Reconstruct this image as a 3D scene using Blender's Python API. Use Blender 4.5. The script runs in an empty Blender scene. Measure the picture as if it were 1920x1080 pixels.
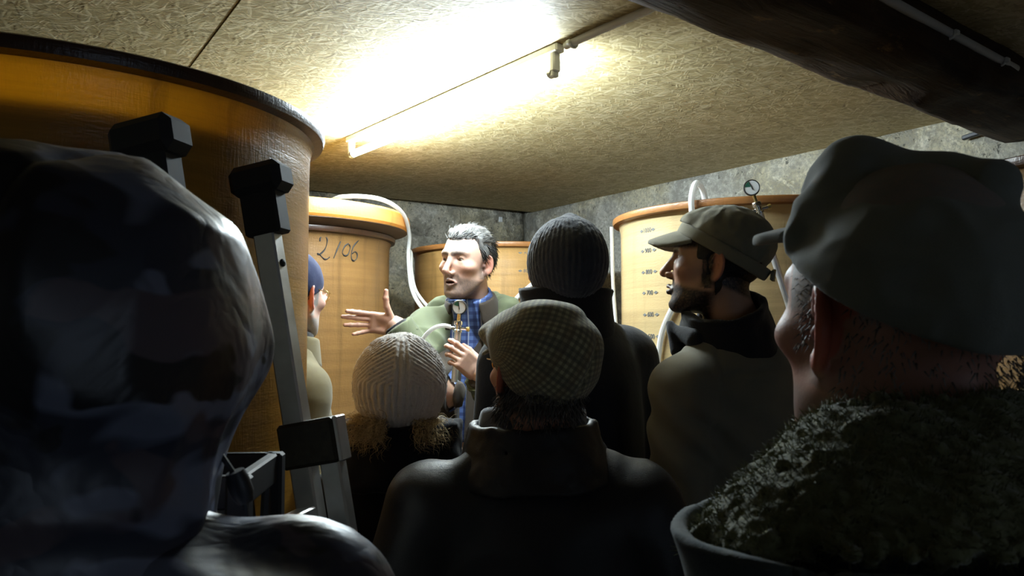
import bpy, math, random
import numpy as np
from math import sin, cos, pi, radians

# ------------------------------------------------------------------ camera, world, exposure
scene = bpy.context.scene
COL = scene.collection
CAM_Z = 1.53
cam_data = bpy.data.cameras.new('camera')
cam_data.sensor_width = 36.0
cam_data.lens = 28.0
cam_data.clip_start = 0.02
cam_data.dof.use_dof = True
cam_data.dof.focus_distance = 2.45
cam_data.dof.aperture_fstop = 17.0
cam = bpy.data.objects.new('camera', cam_data)
cam.location = (0, 0, CAM_Z)
cam.rotation_euler = (radians(90 + 3.07), 0, 0)
COL.objects.link(cam)
scene.camera = cam

world = bpy.data.worlds.new('world')
scene.world = world
world.use_nodes = True
# overcast daylight outside; it only reaches the cellar through the unseen doorway added behind the group
world.node_tree.nodes['Background'].inputs[0].default_value = (0.62, 0.78, 1.0, 1)
world.node_tree.nodes['Background'].inputs[1].default_value = 0.75

scene.view_settings.view_transform = 'Standard'
scene.view_settings.look = 'None'
scene.view_settings.gamma = 1.0
scene.view_settings.use_curve_mapping = False
scene.view_settings.exposure = 0.0
TUBE_STRENGTH = 370.0            # the fluorescent tube, the one lamp of the room
TUBE_COLOR = (0.84, 1.0, 1.10, 1)

rng = np.random.default_rng(7)
random.seed(7)

# ------------------------------------------------------------------ helpers: objects
def V3(*a):
    return np.array(a, dtype=np.float64)

def link(name, data, parent=None):
    o = bpy.data.objects.new(name, data)
    COL.objects.link(o)
    if parent is not None:
        o.parent = parent
    return o

def tag(o, label=None, cat=None, group=None, kind=None):
    if label: o['label'] = label
    if cat: o['category'] = cat
    if group: o['group'] = group
    if kind: o['kind'] = kind
    return o

def thing(name, label, cat, loc=(0, 0, 0), yaw=0.0, group=None):
    o = link(name, None)
    o.location = loc
    o.rotation_euler = (0, 0, yaw)
    o.empty_display_size = 0.1
    return tag(o, label, cat, group)

def mesh_obj(name, verts, faces, mat, parent=None, smooth=True, col=None, attrs=None, label=None):
    me = bpy.data.meshes.new(name)
    verts = np.asarray(verts, dtype=np.float32)
    if isinstance(faces, np.ndarray):
        n, k = faces.shape
        me.vertices.add(len(verts))
        me.vertices.foreach_set('co', verts.ravel())
        me.loops.add(n * k)
        me.loops.foreach_set('vertex_index', faces.astype(np.int32).ravel())
        me.polygons.add(n)
        me.polygons.foreach_set('loop_start', (np.arange(n) * k).astype(np.int32))
        me.update(calc_edges=True)
        me.validate()
    else:
        me.from_pydata([tuple(map(float, v)) for v in verts], [], faces)
        me.update()
    if smooth:
        me.polygons.foreach_set('use_smooth', np.ones(len(me.polygons), dtype=bool))
    if col is not None:
        a = me.attributes.new('paint', 'FLOAT_COLOR', 'POINT')
        c = np.ones((len(verts), 4), dtype=np.float32)
        c[:, :3] = col
        a.data.foreach_set('color', c.ravel())
    if attrs:
        for k_, v_ in attrs.items():
            a = me.attributes.new(k_, 'FLOAT_VECTOR', 'POINT')
            a.data.foreach_set('vector', np.asarray(v_, dtype=np.float32).ravel())
    if mat is not None:
        me.materials.append(mat)
    o = link(name, me, parent)
    if label: o['label'] = label
    return o

class MB:
    """collects simple shapes into one mesh"""
    def __init__(self):
        self.v = []; self.f = []
    def add(self, verts, faces):
        n = len(self.v)
        self.v.extend([tuple(map(float, q)) for q in verts])
        self.f.extend([tuple(int(i) + n for i in q) for q in faces])
        return self
    def box(self, c, h, R=None, bev=0.0):
        """bevelled box: centre, half sizes, 3x3 axes as rows"""
        c = np.array(c, float); h = np.array(h, float)
        R = np.eye(3) if R is None else np.array(R, float)
        if bev <= 0:
            pts = [V3(sx*h[0], sy*h[1], sz*h[2]) for sx in (-1, 1) for sy in (-1, 1) for sz in (-1, 1)]
            fs = [(0,1,3,2),(4,6,7,5),(0,4,5,1),(2,3,7,6),(0,2,6,4),(1,5,7,3)]
        else:
            b = bev; pts = []; idx = {}
            for sx in (-1, 1):
                for sy in (-1, 1):
                    for sz in (-1, 1):
                        s = (sx, sy, sz)
                        for ax in range(3):
                            q = np.array([s[k]*(h[k] - (0 if k == ax else b)) for k in range(3)])
                            idx[(sx, sy, sz, ax)] = len(pts); pts.append(q)
            fs = []
            def srt(keys):
                ids = [idx[k] for k in keys]
                cen = np.mean([pts[i] for i in ids], axis=0)
                nrm = cen/ (np.linalg.norm(cen)+1e-12)
                t = pts[ids[0]]-cen; t = t-nrm*t.dot(nrm); t /= np.linalg.norm(t)+1e-12
                u = np.cross(nrm, t)
                ids.sort(key=lambda i: math.atan2((pts[i]-cen).dot(u), (pts[i]-cen).dot(t)))
                return tuple(ids)
            for ax in range(3):
                for s in (-1, 1):
                    fs.append(srt([k for k in idx if k[3] == ax and k[ax] == s]))
            for ax in range(3):
                o1, o2 = [k for k in range(3) if k != ax]
                for s1 in (-1, 1):
                    for s2 in (-1, 1):
                        fs.append(srt([k for k in idx if k[o1] == s1 and k[o2] == s2 and k[3] != ax]))
            for sx in (-1, 1):
                for sy in (-1, 1):
                    for sz in (-1, 1):
                        fs.append(srt([(sx, sy, sz, a) for a in range(3)]))
        return self.add([c + q @ R for q in pts], fs)
    def tube(self, pts, r, n=8, closed=False):
        pts = np.array(pts, float); m = len(pts)
        r = np.broadcast_to(np.array(r, float), (m,))
        T = np.gradient(pts, axis=0); T /= np.linalg.norm(T, axis=1)[:, None] + 1e-12
        up = V3(0, 0, 1) if abs(T[0][2]) < 0.9 else V3(1, 0, 0)
        u = np.cross(up, T[0]); u /= np.linalg.norm(u)
        vs = []
        for i in range(m):
            u = u - T[i]*u.dot(T[i]); u /= np.linalg.norm(u)+1e-12
            w = np.cross(T[i], u)
            for k in range(n):
                a = 2*pi*k/n
                vs.append(pts[i] + r[i]*(u*cos(a) + w*sin(a)))
        fs = []
        for i in range(m-1):
            for k in range(n):
                k2 = (k+1) % n
                fs.append((i*n+k, i*n+k2, (i+1)*n+k2, (i+1)*n+k))
        fs.append(tuple(range(n-1, -1, -1))); fs.append(tuple((m-1)*n+k for k in range(n)))
        return self.add(vs, fs)
    def lathe(self, prof, n=64, c=(0, 0, 0), axis=None, closed=True):
        """prof: list of (r, h); closed: the profile is a loop (walled vessel)"""
        c = np.array(c, float)
        if axis is None: X, Y, Z = V3(1,0,0), V3(0,1,0), V3(0,0,1)
        else:
            Z = np.array(axis, float); Z /= np.linalg.norm(Z)
            X = np.cross(V3(0,1,0) if abs(Z[1]) < .9 else V3(1,0,0), Z); X /= np.linalg.norm(X); Y = np.cross(Z, X)
        m = len(prof); vs = []
        for r, h in prof:
            for k in range(n):
                a = 2*pi*k/n
                vs.append(c + X*(r*cos(a)) + Y*(r*sin(a)) + Z*h)
        fs = []
        for i in range(m if closed else m-1):
            j = (i+1) % m
            for k in range(n):
                k2 = (k+1) % n
                fs.append((i*n+k, i*n+k2, j*n+k2, j*n+k))
        if not closed:
            fs.append(tuple(range(n-1, -1, -1))); fs.append(tuple((m-1)*n+k for k in range(n)))
        return self.add(vs, fs)
    def build(self, name, mat, parent=None, smooth=True, label=None, sharp=35):
        o = mesh_obj(name, self.v, self.f, mat, parent, smooth, label=label)
        if smooth and sharp:
            try: o.data.set_sharp_from_angle(angle=radians(sharp))
            except Exception: pass
        return o

def spline(pts, n=8):
    """Catmull-Rom through the points"""
    p = np.array(pts, float)
    p = np.vstack([2*p[0]-p[1], p, 2*p[-1]-p[-2]])
    out = []
    for i in range(1, len(p)-2):
        for t in np.linspace(0, 1, n, endpoint=False):
            a, b, c_, d = p[i-1], p[i], p[i+1], p[i+2]
            out.append(.5*((2*b) + (-a+c_)*t + (2*a-5*b+4*c_-d)*t*t + (-a+3*b-3*c_+d)*t**3))
    out.append(p[-2])
    return np.array(out)

# ------------------------------------------------------------------ helpers: implicit surfaces
def nrm(q):
    return np.sqrt(np.einsum('ij,ij->i', q, q))
def s_ell(p, c, r):
    r = np.asarray(r, np.float32)
    q = (p - np.asarray(c, np.float32))/r
    k0 = nrm(q); k1 = nrm(q/r)
    return k0*(k0-1)/np.maximum(k1, 1e-6)
def s_cap(p, a, b, ra, rb=None):
    rb = ra if rb is None else rb
    a = np.asarray(a, np.float32); b = np.asarray(b, np.float32)
    ba = b-a; pa = p-a
    h = np.clip(pa @ ba/max(float(ba @ ba), 1e-9), 0, 1)
    return nrm(pa - h[:, None]*ba) - (ra + (rb-ra)*h)
def s_box(p, c, h, r, R=None):
    q = p - np.asarray(c, np.float32)
    if R is not None: q = q @ np.asarray(R, np.float32).T
    q = np.abs(q) - (np.asarray(h, np.float32) - r)
    return nrm(np.maximum(q, 0)) + np.minimum(q.max(axis=1), 0) - r
def smin(a, b, k):
    h = np.clip(.5 + .5*(b-a)/k, 0, 1)
    return b + (a-b)*h - k*h*(1-h)
def smax(a, b, k):
    return -smin(-a, -b, k)
def flip(p):
    q = p.copy(); q[:, 0] = np.abs(q[:, 0]); return q
def sstep(a, b, x):
    t = np.clip((x-a)/(b-a), 0, 1); return t*t*(3-2*t)

def _hash(i, j, k, s):
    h = (i*374761393 + j*668265263 + k*2147483647 + s*974634777) & 0xffffffff
    h = ((h ^ (h >> 13))*1274126177) & 0xffffffff
    h = (h ^ (h >> 16)) & 0xffff
    return h.astype(np.float32)/32767.5 - 1.0
def noise(p, s=0):
    """value noise, -1..1"""
    fl = np.floor(p); f = (p-fl).astype(np.float32); f = f*f*(3-2*f)
    i, j, k = fl.astype(np.int64).T
    fx, fy, fz = f.T
    def L(a, b, t): return a+(b-a)*t
    x00 = L(_hash(i, j, k, s), _hash(i+1, j, k, s), fx); x10 = L(_hash(i, j+1, k, s), _hash(i+1, j+1, k, s), fx)
    x01 = L(_hash(i, j, k+1, s), _hash(i+1, j, k+1, s), fx); x11 = L(_hash(i, j+1, k+1, s), _hash(i+1, j+1, k+1, s), fx)
    return L(L(x00, x10, fy), L(x01, x11, fy), fz)
def rot(yaw=0, pitch=0, roll=0):
    """head turn: yaw left positive, pitch up positive, roll"""
    cy, sy = cos(yaw), sin(yaw); cx, sx = cos(pitch), sin(pitch); cr, sr = cos(roll), sin(roll)
    Rz = np.array([[cy,-sy,0],[sy,cy,0],[0,0,1]]); Rx = np.array([[1,0,0],[0,cx,-sx],[0,sx,cx]]); Ry = np.array([[cr,0,sr],[0,1,0],[-sr,0,cr]])
    return Rz @ Rx @ Ry

def axis_steps(*segs):
    """segs: (start, end, step), joined"""
    out = []
    for a, b, s in segs:
        n = max(1, int(round((b-a)/s)))
        out.extend(np.linspace(a, b, n, endpoint=False))
    out.append(segs[-1][1])
    return np.array(out, np.float32)

def net(f, ax, B=4, newton=1):
    """surface nets on a rectilinear grid, evaluated only near the surface"""
    axes = []
    for a in ax:
        m = (-(len(a)-1)) % B
        if m:
            st = a[-1]-a[-2]; a = np.concatenate([a, a[-1]+st*np.arange(1, m+1)])
        axes.append(a.astype(np.float32))
    n = [len(a) for a in axes]
    ca = [a[::B] for a in axes]
    G = np.stack(np.meshgrid(*ca, indexing='ij'), -1).reshape(-1, 3)
    C = f(G).reshape([len(c) for c in ca])
    nb = [len(c)-1 for c in ca]
    diag = np.sqrt(np.diff(ca[0])[:, None, None]**2 + np.diff(ca[1])[None, :, None]**2 + np.diff(ca[2])[None, None, :]**2)
    mn = np.full(nb, np.inf, np.float32); sg = np.zeros(nb, np.int8)
    for dx in (0, 1):
        for dy in (0, 1):
            for dz in (0, 1):
                c = C[dx:dx+nb[0], dy:dy+nb[1], dz:dz+nb[2]]
                mn = np.minimum(mn, np.abs(c)); sg += (c < 0)
    act = (mn < diag*1.0) | ((sg > 0) & (sg < 8))
    V = np.repeat(np.repeat(np.repeat(np.where(sg == 8, -1.0, 1.0).astype(np.float32), B, 0), B, 1), B, 2)
    Vn = np.ones(n, np.float32); Vn[:-1, :-1, :-1] = V
    M = np.zeros(n, bool)
    Ma = np.repeat(np.repeat(np.repeat(act, B, 0), B, 1), B, 2)
    for dx in (0, 1):
        for dy in (0, 1):
            for dz in (0, 1):
                M[dx:dx+n[0]-1, dy:dy+n[1]-1, dz:dz+n[2]-1] |= Ma
    I = np.argwhere(M)
    P = np.stack([axes[k][I[:, k]] for k in range(3)], -1)
    out = np.empty(len(P), np.float32)
    for s in range(0, len(P), 400000):
        out[s:s+400000] = f(P[s:s+400000])
    Vn[M] = out
    V = Vn
    ins = V < 0
    s = [m-1 for m in n]
    cnt = np.zeros(s, np.int8)
    for dx in (0, 1):
        for dy in (0, 1):
            for dz in (0, 1):
                cnt += ins[dx:dx+s[0], dy:dy+s[1], dz:dz+s[2]]
    cells = np.argwhere((cnt > 0) & (cnt < 8))
    idx = np.full(s, -1, np.int64); idx[tuple(cells.T)] = np.arange(len(cells))
    acc = np.zeros((len(cells), 3), np.float64); w = np.zeros(len(cells))
    corners = [(a, b, c) for a in (0, 1) for b in (0, 1) for c in (0, 1)]
    for c0 in corners:
        for k in range(3):
            if c0[k]: continue
            c1 = list(c0); c1[k] = 1
            i0 = cells + np.array(c0); i1 = cells + np.array(c1)
            v0 = V[tuple(i0.T)]; v1 = V[tuple(i1.T)]
            m = (v0 < 0) != (v1 < 0)
            t = np.where(m, v0/np.where(m, v0-v1, 1), 0)
            for q in range(3):
                a0 = axes[q][i0[:, q]]; a1 = axes[q][i1[:, q]]
                acc[:, q] += np.where(m, a0+(a1-a0)*t, 0)
            w += m
    P = (acc/w[:, None]).astype(np.float32)
    quads = []
    for k in range(3):
        a, b = [(1, 2), (2, 0), (0, 1)][k]
        sl0 = [slice(0, n[q]-1) if q == k else slice(1, n[q]-1) for q in range(3)]
        sl1 = [slice(1, n[q]) if q == k else slice(1, n[q]-1) for q in range(3)]
        i0 = ins[tuple(sl0)]; i1 = ins[tuple(sl1)]
        for pol in (0, 1):
            m = (i0 & ~i1) if pol == 0 else (~i0 & i1)
            e = np.argwhere(m)
            if not len(e): continue
            off = np.array([0 if q == k else 1 for q in range(3)]); e = e+off
            def cell(da, db):
                c = e.copy(); c[:, a] += da; c[:, b] += db
                return idx[tuple(c.T)]
            q = np.stack([cell(-1, -1), cell(0, -1), cell(0, 0), cell(-1, 0)], -1)
            if pol == 1: q = q[:, ::-1]
            quads.append(q)
    F = np.concatenate(quads)
    for _ in range(newton):
        h = 1e-3
        d = f(P)
        g = np.stack([f(P+np.array(e_, np.float32)*h)-d for e_ in np.eye(3)], -1)/h
        gl = np.maximum((g*g).sum(1), .05)
        step = (d/gl)[:, None]*g
        lim = 0.004
        ln = np.maximum(nrm(step), 1e-9)
        P = P - step*np.minimum(1, lim/ln)[:, None]
    return P, F
# ------------------------------------------------------------------ materials (all procedural)
class NT:
    def __init__(self, name):
        self.m = bpy.data.materials.new(name); self.m.use_nodes = True
        self.t = self.m.node_tree; self.t.nodes.clear()
        self.out = self.t.nodes.new('ShaderNodeOutputMaterial')
    def n(self, typ, ins=None, **props):
        nd = self.t.nodes.new('ShaderNode'+typ)
        for k, v in props.items(): setattr(nd, k, v)
        for k, v in (ins or {}).items():
            if isinstance(v, tuple) and len(v) == 2 and hasattr(v[0], 'outputs'):
                self.t.links.new(v[0].outputs[v[1]], nd.inputs[k])
            elif hasattr(v, 'outputs'):
                self.t.links.new(v.outputs[0], nd.inputs[k])
            else:
                nd.inputs[k].default_value = v
        return nd
    def math(self, op, a, b=0.0, clamp=False):
        return self.n('Math', {0: a, 1: b}, operation=op, use_clamp=clamp)
    def ramp(self, fac, stops, interp='LINEAR'):
        nd = self.n('ValToRGB', {0: fac}); cr = nd.color_ramp; cr.interpolation = interp
        while len(cr.elements) < len(stops): cr.elements.new(.5)
        for e, (p, c) in zip(cr.elements, stops):
            e.position = p; e.color = (*c, 1) if len(c) == 3 else c
        return nd
    def mix(self, fac, a, b, mode='MIX'):
        nd = self.n('Mix', data_type='RGBA', blend_type=mode)
        for i, v in ((0, fac), (6, a), (7, b)):
            if isinstance(v, tuple) and len(v) == 2 and hasattr(v[0], 'outputs'): self.t.links.new(v[0].outputs[v[1]], nd.inputs[i])
            elif hasattr(v, 'outputs'):
                self.t.links.new(v.outputs[2 if v.bl_idname == 'ShaderNodeMix' else 0], nd.inputs[i])
            else: nd.inputs[i].default_value = v if i == 0 else ((*v, 1) if len(v) == 3 else v)
        return (nd, 2)
    def bsdf(self, ins): 
        b = self.n('BsdfPrincipled', ins)
        self.t.links.new(b.outputs[0], self.out.inputs[0]); return b
    def coord(self, scale=(1, 1, 1), rotz=(0, 0, 0), kind='Object', loc=(0, 0, 0)):
        tc = self.n('TexCoord')
        return self.n('Mapping', {0: (tc, kind), 1: loc, 2: rotz, 3: scale})
    def noise(self, co, scale, detail=3, rough=.55, dist=0):
        return self.n('TexNoise', {'Vector': co, 'Scale': scale, 'Detail': detail, 'Roughness': rough, 'Distortion': dist})
    def bump(self, h, strength=.3, dist=.002, normal=None):
        d = {'Strength': strength, 'Distance': dist, 'Height': h}
        if normal is not None: d['Normal'] = normal
        return self.n('Bump', d)

def c3(c): return (*c, 1.0)

def m_plain(name, c, rough=.5, metal=0.0, vary=.15, scale=30, bump=.1, coat=0.0, spec=.5):
    t = NT(name); co = t.coord(); n = t.noise(co, scale, 4)
    col = t.mix((n, 0), tuple(x*(1-vary) for x in c), tuple(min(1, x*(1+vary)) for x in c))
    b = t.bump((n, 0), bump, .002)
    t.bsdf({'Base Color': col, 'Roughness': rough, 'Metallic': metal, 'Normal': b, 'Coat Weight': coat, 'Specular IOR Level': spec})
    return t.m

def m_cloth(name, c, rough=.85, vary=.25, weave=900, sheen=.15, bump=.35, blot=9, spec=.3, c2=None):
    t = NT(name); co = t.coord()
    n1 = t.noise(co, blot, 4, .6); n2 = t.noise(co, weave, 2)
    c2 = c2 or tuple(x*(1+vary) for x in c)
    col = t.mix((n1, 0), tuple(x*(1-vary) for x in c), c2)
    col = t.mix(.35, col, t.mix((n2, 0), tuple(x*.55 for x in c), tuple(x*1.4 for x in c)))
    h = t.math('ADD', (n2, 0), t.math('MULTIPLY', (n1, 0), 4.0))
    b = t.bump(h, bump, .0012)
    t.bsdf({'Base Color': col, 'Roughness': rough, 'Normal': b, 'Sheen Weight': sheen, 'Sheen Roughness': .5, 'Specular IOR Level': spec})
    return t.m

def m_paint(name, rough=.5, sss=0.0, bump=.25, scale=260, spec=.4, sheen=0.0, vary=.12, fine=None):
    t = NT(name); co = t.coord(); a = t.n('Attribute', attribute_name='paint')
    n = t.noise(co, scale, 3); n2 = t.noise(co, 22, 4)
    f = t.ramp((n2, 0), [(.3, (1-vary,)*3), (.7, (1+vary*.5,)*3)])
    col = t.mix(1.0, (a, 0), f, 'MULTIPLY')
    b = t.bump((n, 0), bump, .0012)
    d = {'Base Color': col, 'Roughness': rough, 'Normal': b, 'Specular IOR Level': spec, 'Sheen Weight': sheen}
    if sss: d.update({'Subsurface Weight': sss, 'Subsurface Radius': (.006, .0025, .0012), 'Subsurface Scale': 1.0})
    t.bsdf(d); return t.m

def m_osb(name):
    """oriented strand board: several sparse layers of long chips lying at all angles"""
    t = NT(name); tc = t.coord()
    oi = t.n('ObjectInfo')
    off = t.n('VectorMath', {0: (oi, 5), 1: (37.0, 23.0, 0.0)}, operation='MULTIPLY')
    base = t.n('VectorMath', {0: tc, 1: off}, operation='ADD')
    warp = t.noise(base, 5.0, 2)
    wv = t.n('VectorMath', {0: base, 1: t.n('VectorMath', {0: (warp, 1), 3: .05}, operation='SCALE')}, operation='ADD')
    big = t.noise(base, 2.2, 4)
    gr = t.noise(t.n('Mapping', {0: wv, 3: (18, 90, 1)}), 1.0, 4, .65)
    cur = t.mix((big, 0), (.40, .315, .145), (.50, .40, .19))
    cur = t.mix(t.ramp((gr, 0), [(.35, (0,)*3), (.7, (1,)*3)]), t.mix(.55, cur, (.25, .185, .08)), cur)
    H = t.math('MULTIPLY', (gr, 0), .25)
    k = 0
    for ang, sc, thr in ((12, (11, 70, 1), .70), (71, (14, 90, 1), .74), (-38, (10, 66, 1), .72), (108, (16, 105, 1), .76), (40, (21, 140, 1), .78), (-78, (17, 120, 1), .78), (156, (26, 170, 1), .80), (-8, (13, 80, 1), .76), (88, (24, 150, 1), .80), (-55, (22, 150, 1), .80)):
        r = t.n('VectorRotate', {'Vector': wv, 'Angle': radians(ang)}, rotation_type='Z_AXIS')
        mp = t.n('Mapping', {0: r, 1: (k*3.7+.3, k*1.9, 0), 3: sc})
        v = t.n('TexVoronoi', {'Vector': mp, 'Scale': 1.0, 'Randomness': 1.0}, voronoi_dimensions='2D', feature='F1')
        sep = t.n('SeparateColor', {0: (v, 1)})
        on = t.math('MULTIPLY', t.math('GREATER_THAN', (sep, 0), thr), t.math('LESS_THAN', (v, 0), .52))
        tone = t.ramp((sep, 1), [(0, (.13, .085, .035)), (.2, (.32, .24, .10)), (.6, (.56, .46, .24)), (1, (.78, .68, .44))])
        tone = t.mix(.4, tone, t.mix((gr, 0), (.34, .26, .115), (.62, .52, .29)))
        cur = t.mix(t.math('MULTIPLY', on, .78), cur, tone)
        H = t.math('ADD', H, t.math('MULTIPLY', on, t.math('SUBTRACT', .62, (v, 0)))); k += 1
    st = t.ramp((t.noise(base, 52, 2, .5), 0), [(.69, (1,)*3), (.75, (.38, .31, .24))])
    cur = t.mix(1.0, cur, st, 'MULTIPLY')
    b = t.bump(H, .28, .0016)
    t.bsdf({'Base Color': cur, 'Roughness': .62, 'Normal': b, 'Specular IOR Level': .35}); return t.m

def m_plaster(name, c1=(.36, .33, .27), c2=(.17, .155, .125), c3_=(.50, .47, .40), blk=.5):
    t = NT(name); co = t.coord()
    a = t.noise(co, 3.1, 6, .7, .5); b_ = t.noise(co, 11, 6, .72, .8); f = t.noise(co, 60, 5, .75)
    col = t.mix(t.ramp((a, 0), [(.42, (0,)*3), (.55, (1,)*3)]), c2, c1)
    col = t.mix(t.ramp((b_, 0), [(.50, (0,)*3), (.62, (1,)*3)]), col, c3_)
    warm = t.ramp((t.noise(t.coord(loc=(1, 8, 3)), 2.2, 4, .6), 0), [(.45, (0,)*3), (.6, (1,)*3)])
    col = t.mix(t.math('MULTIPLY', warm, .6), col, t.mix(1.0, col, (1.12, 1.0, .66), 'MULTIPLY'))
    dk = t.ramp((t.noise(t.coord(loc=(7, 2, 5)), 5.0, 7, .78, .7), 0), [(.52, (0,)*3), (.60, (1,)*3)])
    col = t.mix(t.math('MULTIPLY', dk, blk), col, tuple(x*.22 for x in c2))
    col = t.mix(t.ramp((f, 0), [(.42, (0,)*3), (.62, (.75,)*3)]), col, tuple(x*.5 for x in c1))
    sp = t.noise(t.coord(loc=(2, 2, 9)), 30, 4, .7)
    spk = t.ramp((sp, 0), [(.635, (0,)*3), (.665, (1,)*3)])
    col = t.mix(t.math('MULTIPLY', spk, .8), col, tuple(x*.2 for x in c1))
    h = t.math('ADD', t.math('MULTIPLY', (b_, 0), 1.0), t.math('MULTIPLY', (f, 0), .5))
    h = t.math('ADD', h, t.math('MULTIPLY', (a, 0), 1.2))
    h = t.math('SUBTRACT', h, t.math('MULTIPLY', spk, .3))
    b = t.bump(h, .9, .02)
    t.bsdf({'Base Color': col, 'Roughness': .92, 'Normal': b, 'Specular IOR Level': .2}); return t.m

def m_beam(name):
    t = NT(name); co = t.coord((1.2, 16, 16)); o = t.coord()
    g = t.noise(co, 2.0, 6, .65, .8); s = t.noise(o, 5, 4, .6)
    col = t.mix(t.ramp((g, 0), [(.3, (0,)*3), (.75, (1,)*3)]), (.018, .010, .006), (.062, .034, .017))
    yel = t.ramp((t.noise(t.coord((3, 7, 7)), 2.6, 5, .7), 0), [(.60, (0,)*3), (.72, (1,)*3)])
    col = t.mix(t.math('MULTIPLY', yel, .75), col, (.17, .095, .032))
    h = t.math('ADD', (g, 0), t.math('MULTIPLY', (s, 0), .8))
    b = t.bump(h, .9, .012)
    t.bsdf({'Base Color': col, 'Roughness': .8, 'Normal': b, 'Specular IOR Level': .25}); return t.m

def m_vat(name, c, c2, trans=.5, coat=.6, rough=.38, stain=.5, tint=(1.9, 1.75, 1.2)):
    """fibreglass: a lay-up cloth grain, horizontal winding marks, light passes through"""
    t = NT(name); o = t.coord()
    win = t.noise(t.coord((.6, .6, 42)), 1.0, 5, .65)
    blot = t.noise(t.coord((2.2, 2.2, 4)), 1.6, 5, .6, .5)
    drip = t.noise(t.coord((14, 14, .9)), 1.0, 4, .6)
    col = t.mix(t.ramp((blot, 0), [(.3, (0,)*3), (.7, (1,)*3)]), c, c2)
    col = t.mix(t.ramp((win, 0), [(.38, (.0,)*3), (.75, (.55,)*3)]), col, tuple(x*.62 for x in c))
    col = t.mix(t.math('MULTIPLY', t.ramp((drip, 0), [(.58, (0,)*3), (.72, (1,)*3)]), stain), col, tuple(x*.45 for x in c))
    weave = t.noise(t.coord((60, 60, 240)), 1.0, 2)
    w2 = t.noise(t.coord((240, 240, 40)), 1.0, 2)
    h = t.math('ADD', t.math('ADD', (weave, 0), (w2, 0)), t.math('MULTIPLY', (win, 0), 1.5))
    b = t.bump(h, .28, .0022)
    p = t.n('BsdfPrincipled', {'Base Color': col, 'Roughness': rough, 'Normal': b, 'Coat Weight': coat, 'Coat Roughness': .27, 'Coat Normal': b, 'Specular IOR Level': .4})
    tr = t.n('BsdfTranslucent', {'Color': t.mix(1.0, col, tint, 'MULTIPLY'), 'Normal': b})
    mx = t.n('MixShader', {0: trans, 1: p, 2: tr})
    t.t.links.new(mx.outputs[0], t.out.inputs[0]); return t.m

def m_metal(name, c, rough, bump=.15, streak=(3, 3, 160)):
    t = NT(name); n = t.noise(t.coord(streak), 1.0, 4, .6); s = t.noise(t.coord(), 35, 4)
    col = t.mix((s, 0), tuple(x*.7 for x in c), c)
    r = t.math('ADD', t.math('MULTIPLY', (s, 0), .25), rough-.1)
    t.bsdf({'Base Color': col, 'Metallic': 1.0, 'Roughness': r, 'Normal': t.bump((n, 0), bump, .001)}); return t.m

def m_emit(name, c, s):
    t = NT(name); e = t.n('Emission', {0: c, 1: s}); t.t.links.new(e.outputs[0], t.out.inputs[0]); return t.m

def m_hose(name, c=(.8, .8, .78)):
    t = NT(name)
    p = t.n('BsdfPrincipled', {'Base Color': c3(c), 'Roughness': .3, 'Specular IOR Level': .5})
    tr = t.n('BsdfTranslucent', {0: c3(c)})
    mx = t.n('MixShader', {0: .35, 1: p, 2: tr}); t.t.links.new(mx.outputs[0], t.out.inputs[0]); return t.m

def m_glass(name):
    t = NT(name)
    t.bsdf({'Base Color': (1, 1, 1, 1), 'Roughness': .03, 'Transmission Weight': 1.0, 'IOR': 1.45}); return t.m

def m_camo(name):
    t = NT(name); co = t.coord()
    a = t.noise(t.coord((1, 1, 1.5)), 10, 2, .45, .5); b_ = t.noise(t.coord((1, 1, 1.5), loc=(3, 5, 2)), 12, 2, .45, .5); d = t.noise(t.coord((1, 1, 1.4), loc=(9, 1, 4)), 15, 2, .45, .4)
    cur = t.mix(t.ramp((a, 0), [(.49, (0,)*3), (.53, (1,)*3)]), (.030, .035, .060), (.17, .19, .275))
    cur = t.mix(t.ramp((b_, 0), [(.55, (0,)*3), (.585, (1,)*3)]), cur, (.10, .078, .098))
    cur = t.mix(t.ramp((d, 0), [(.57, (0,)*3), (.60, (1,)*3)]), cur, (.010, .011, .018))
    cr = t.n('TexNoise', {'Vector': t.coord((1, 1, .7)), 'Scale': 9.0, 'Detail': 3.0, 'Roughness': .55, 'Distortion': 1.2})
    h = t.math('ADD', t.math('ABSOLUTE', t.math('SUBTRACT', (cr, 0), .5)), t.math('MULTIPLY', (t.noise(co, 700, 2), 0), .01))
    b = t.bump(h, .35, .018)
    t.bsdf({'Base Color': cur, 'Roughness': .42, 'Normal': b, 'Specular IOR Level': .6, 'Coat Weight': .2, 'Coat Roughness': .4}); return t.m

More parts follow.
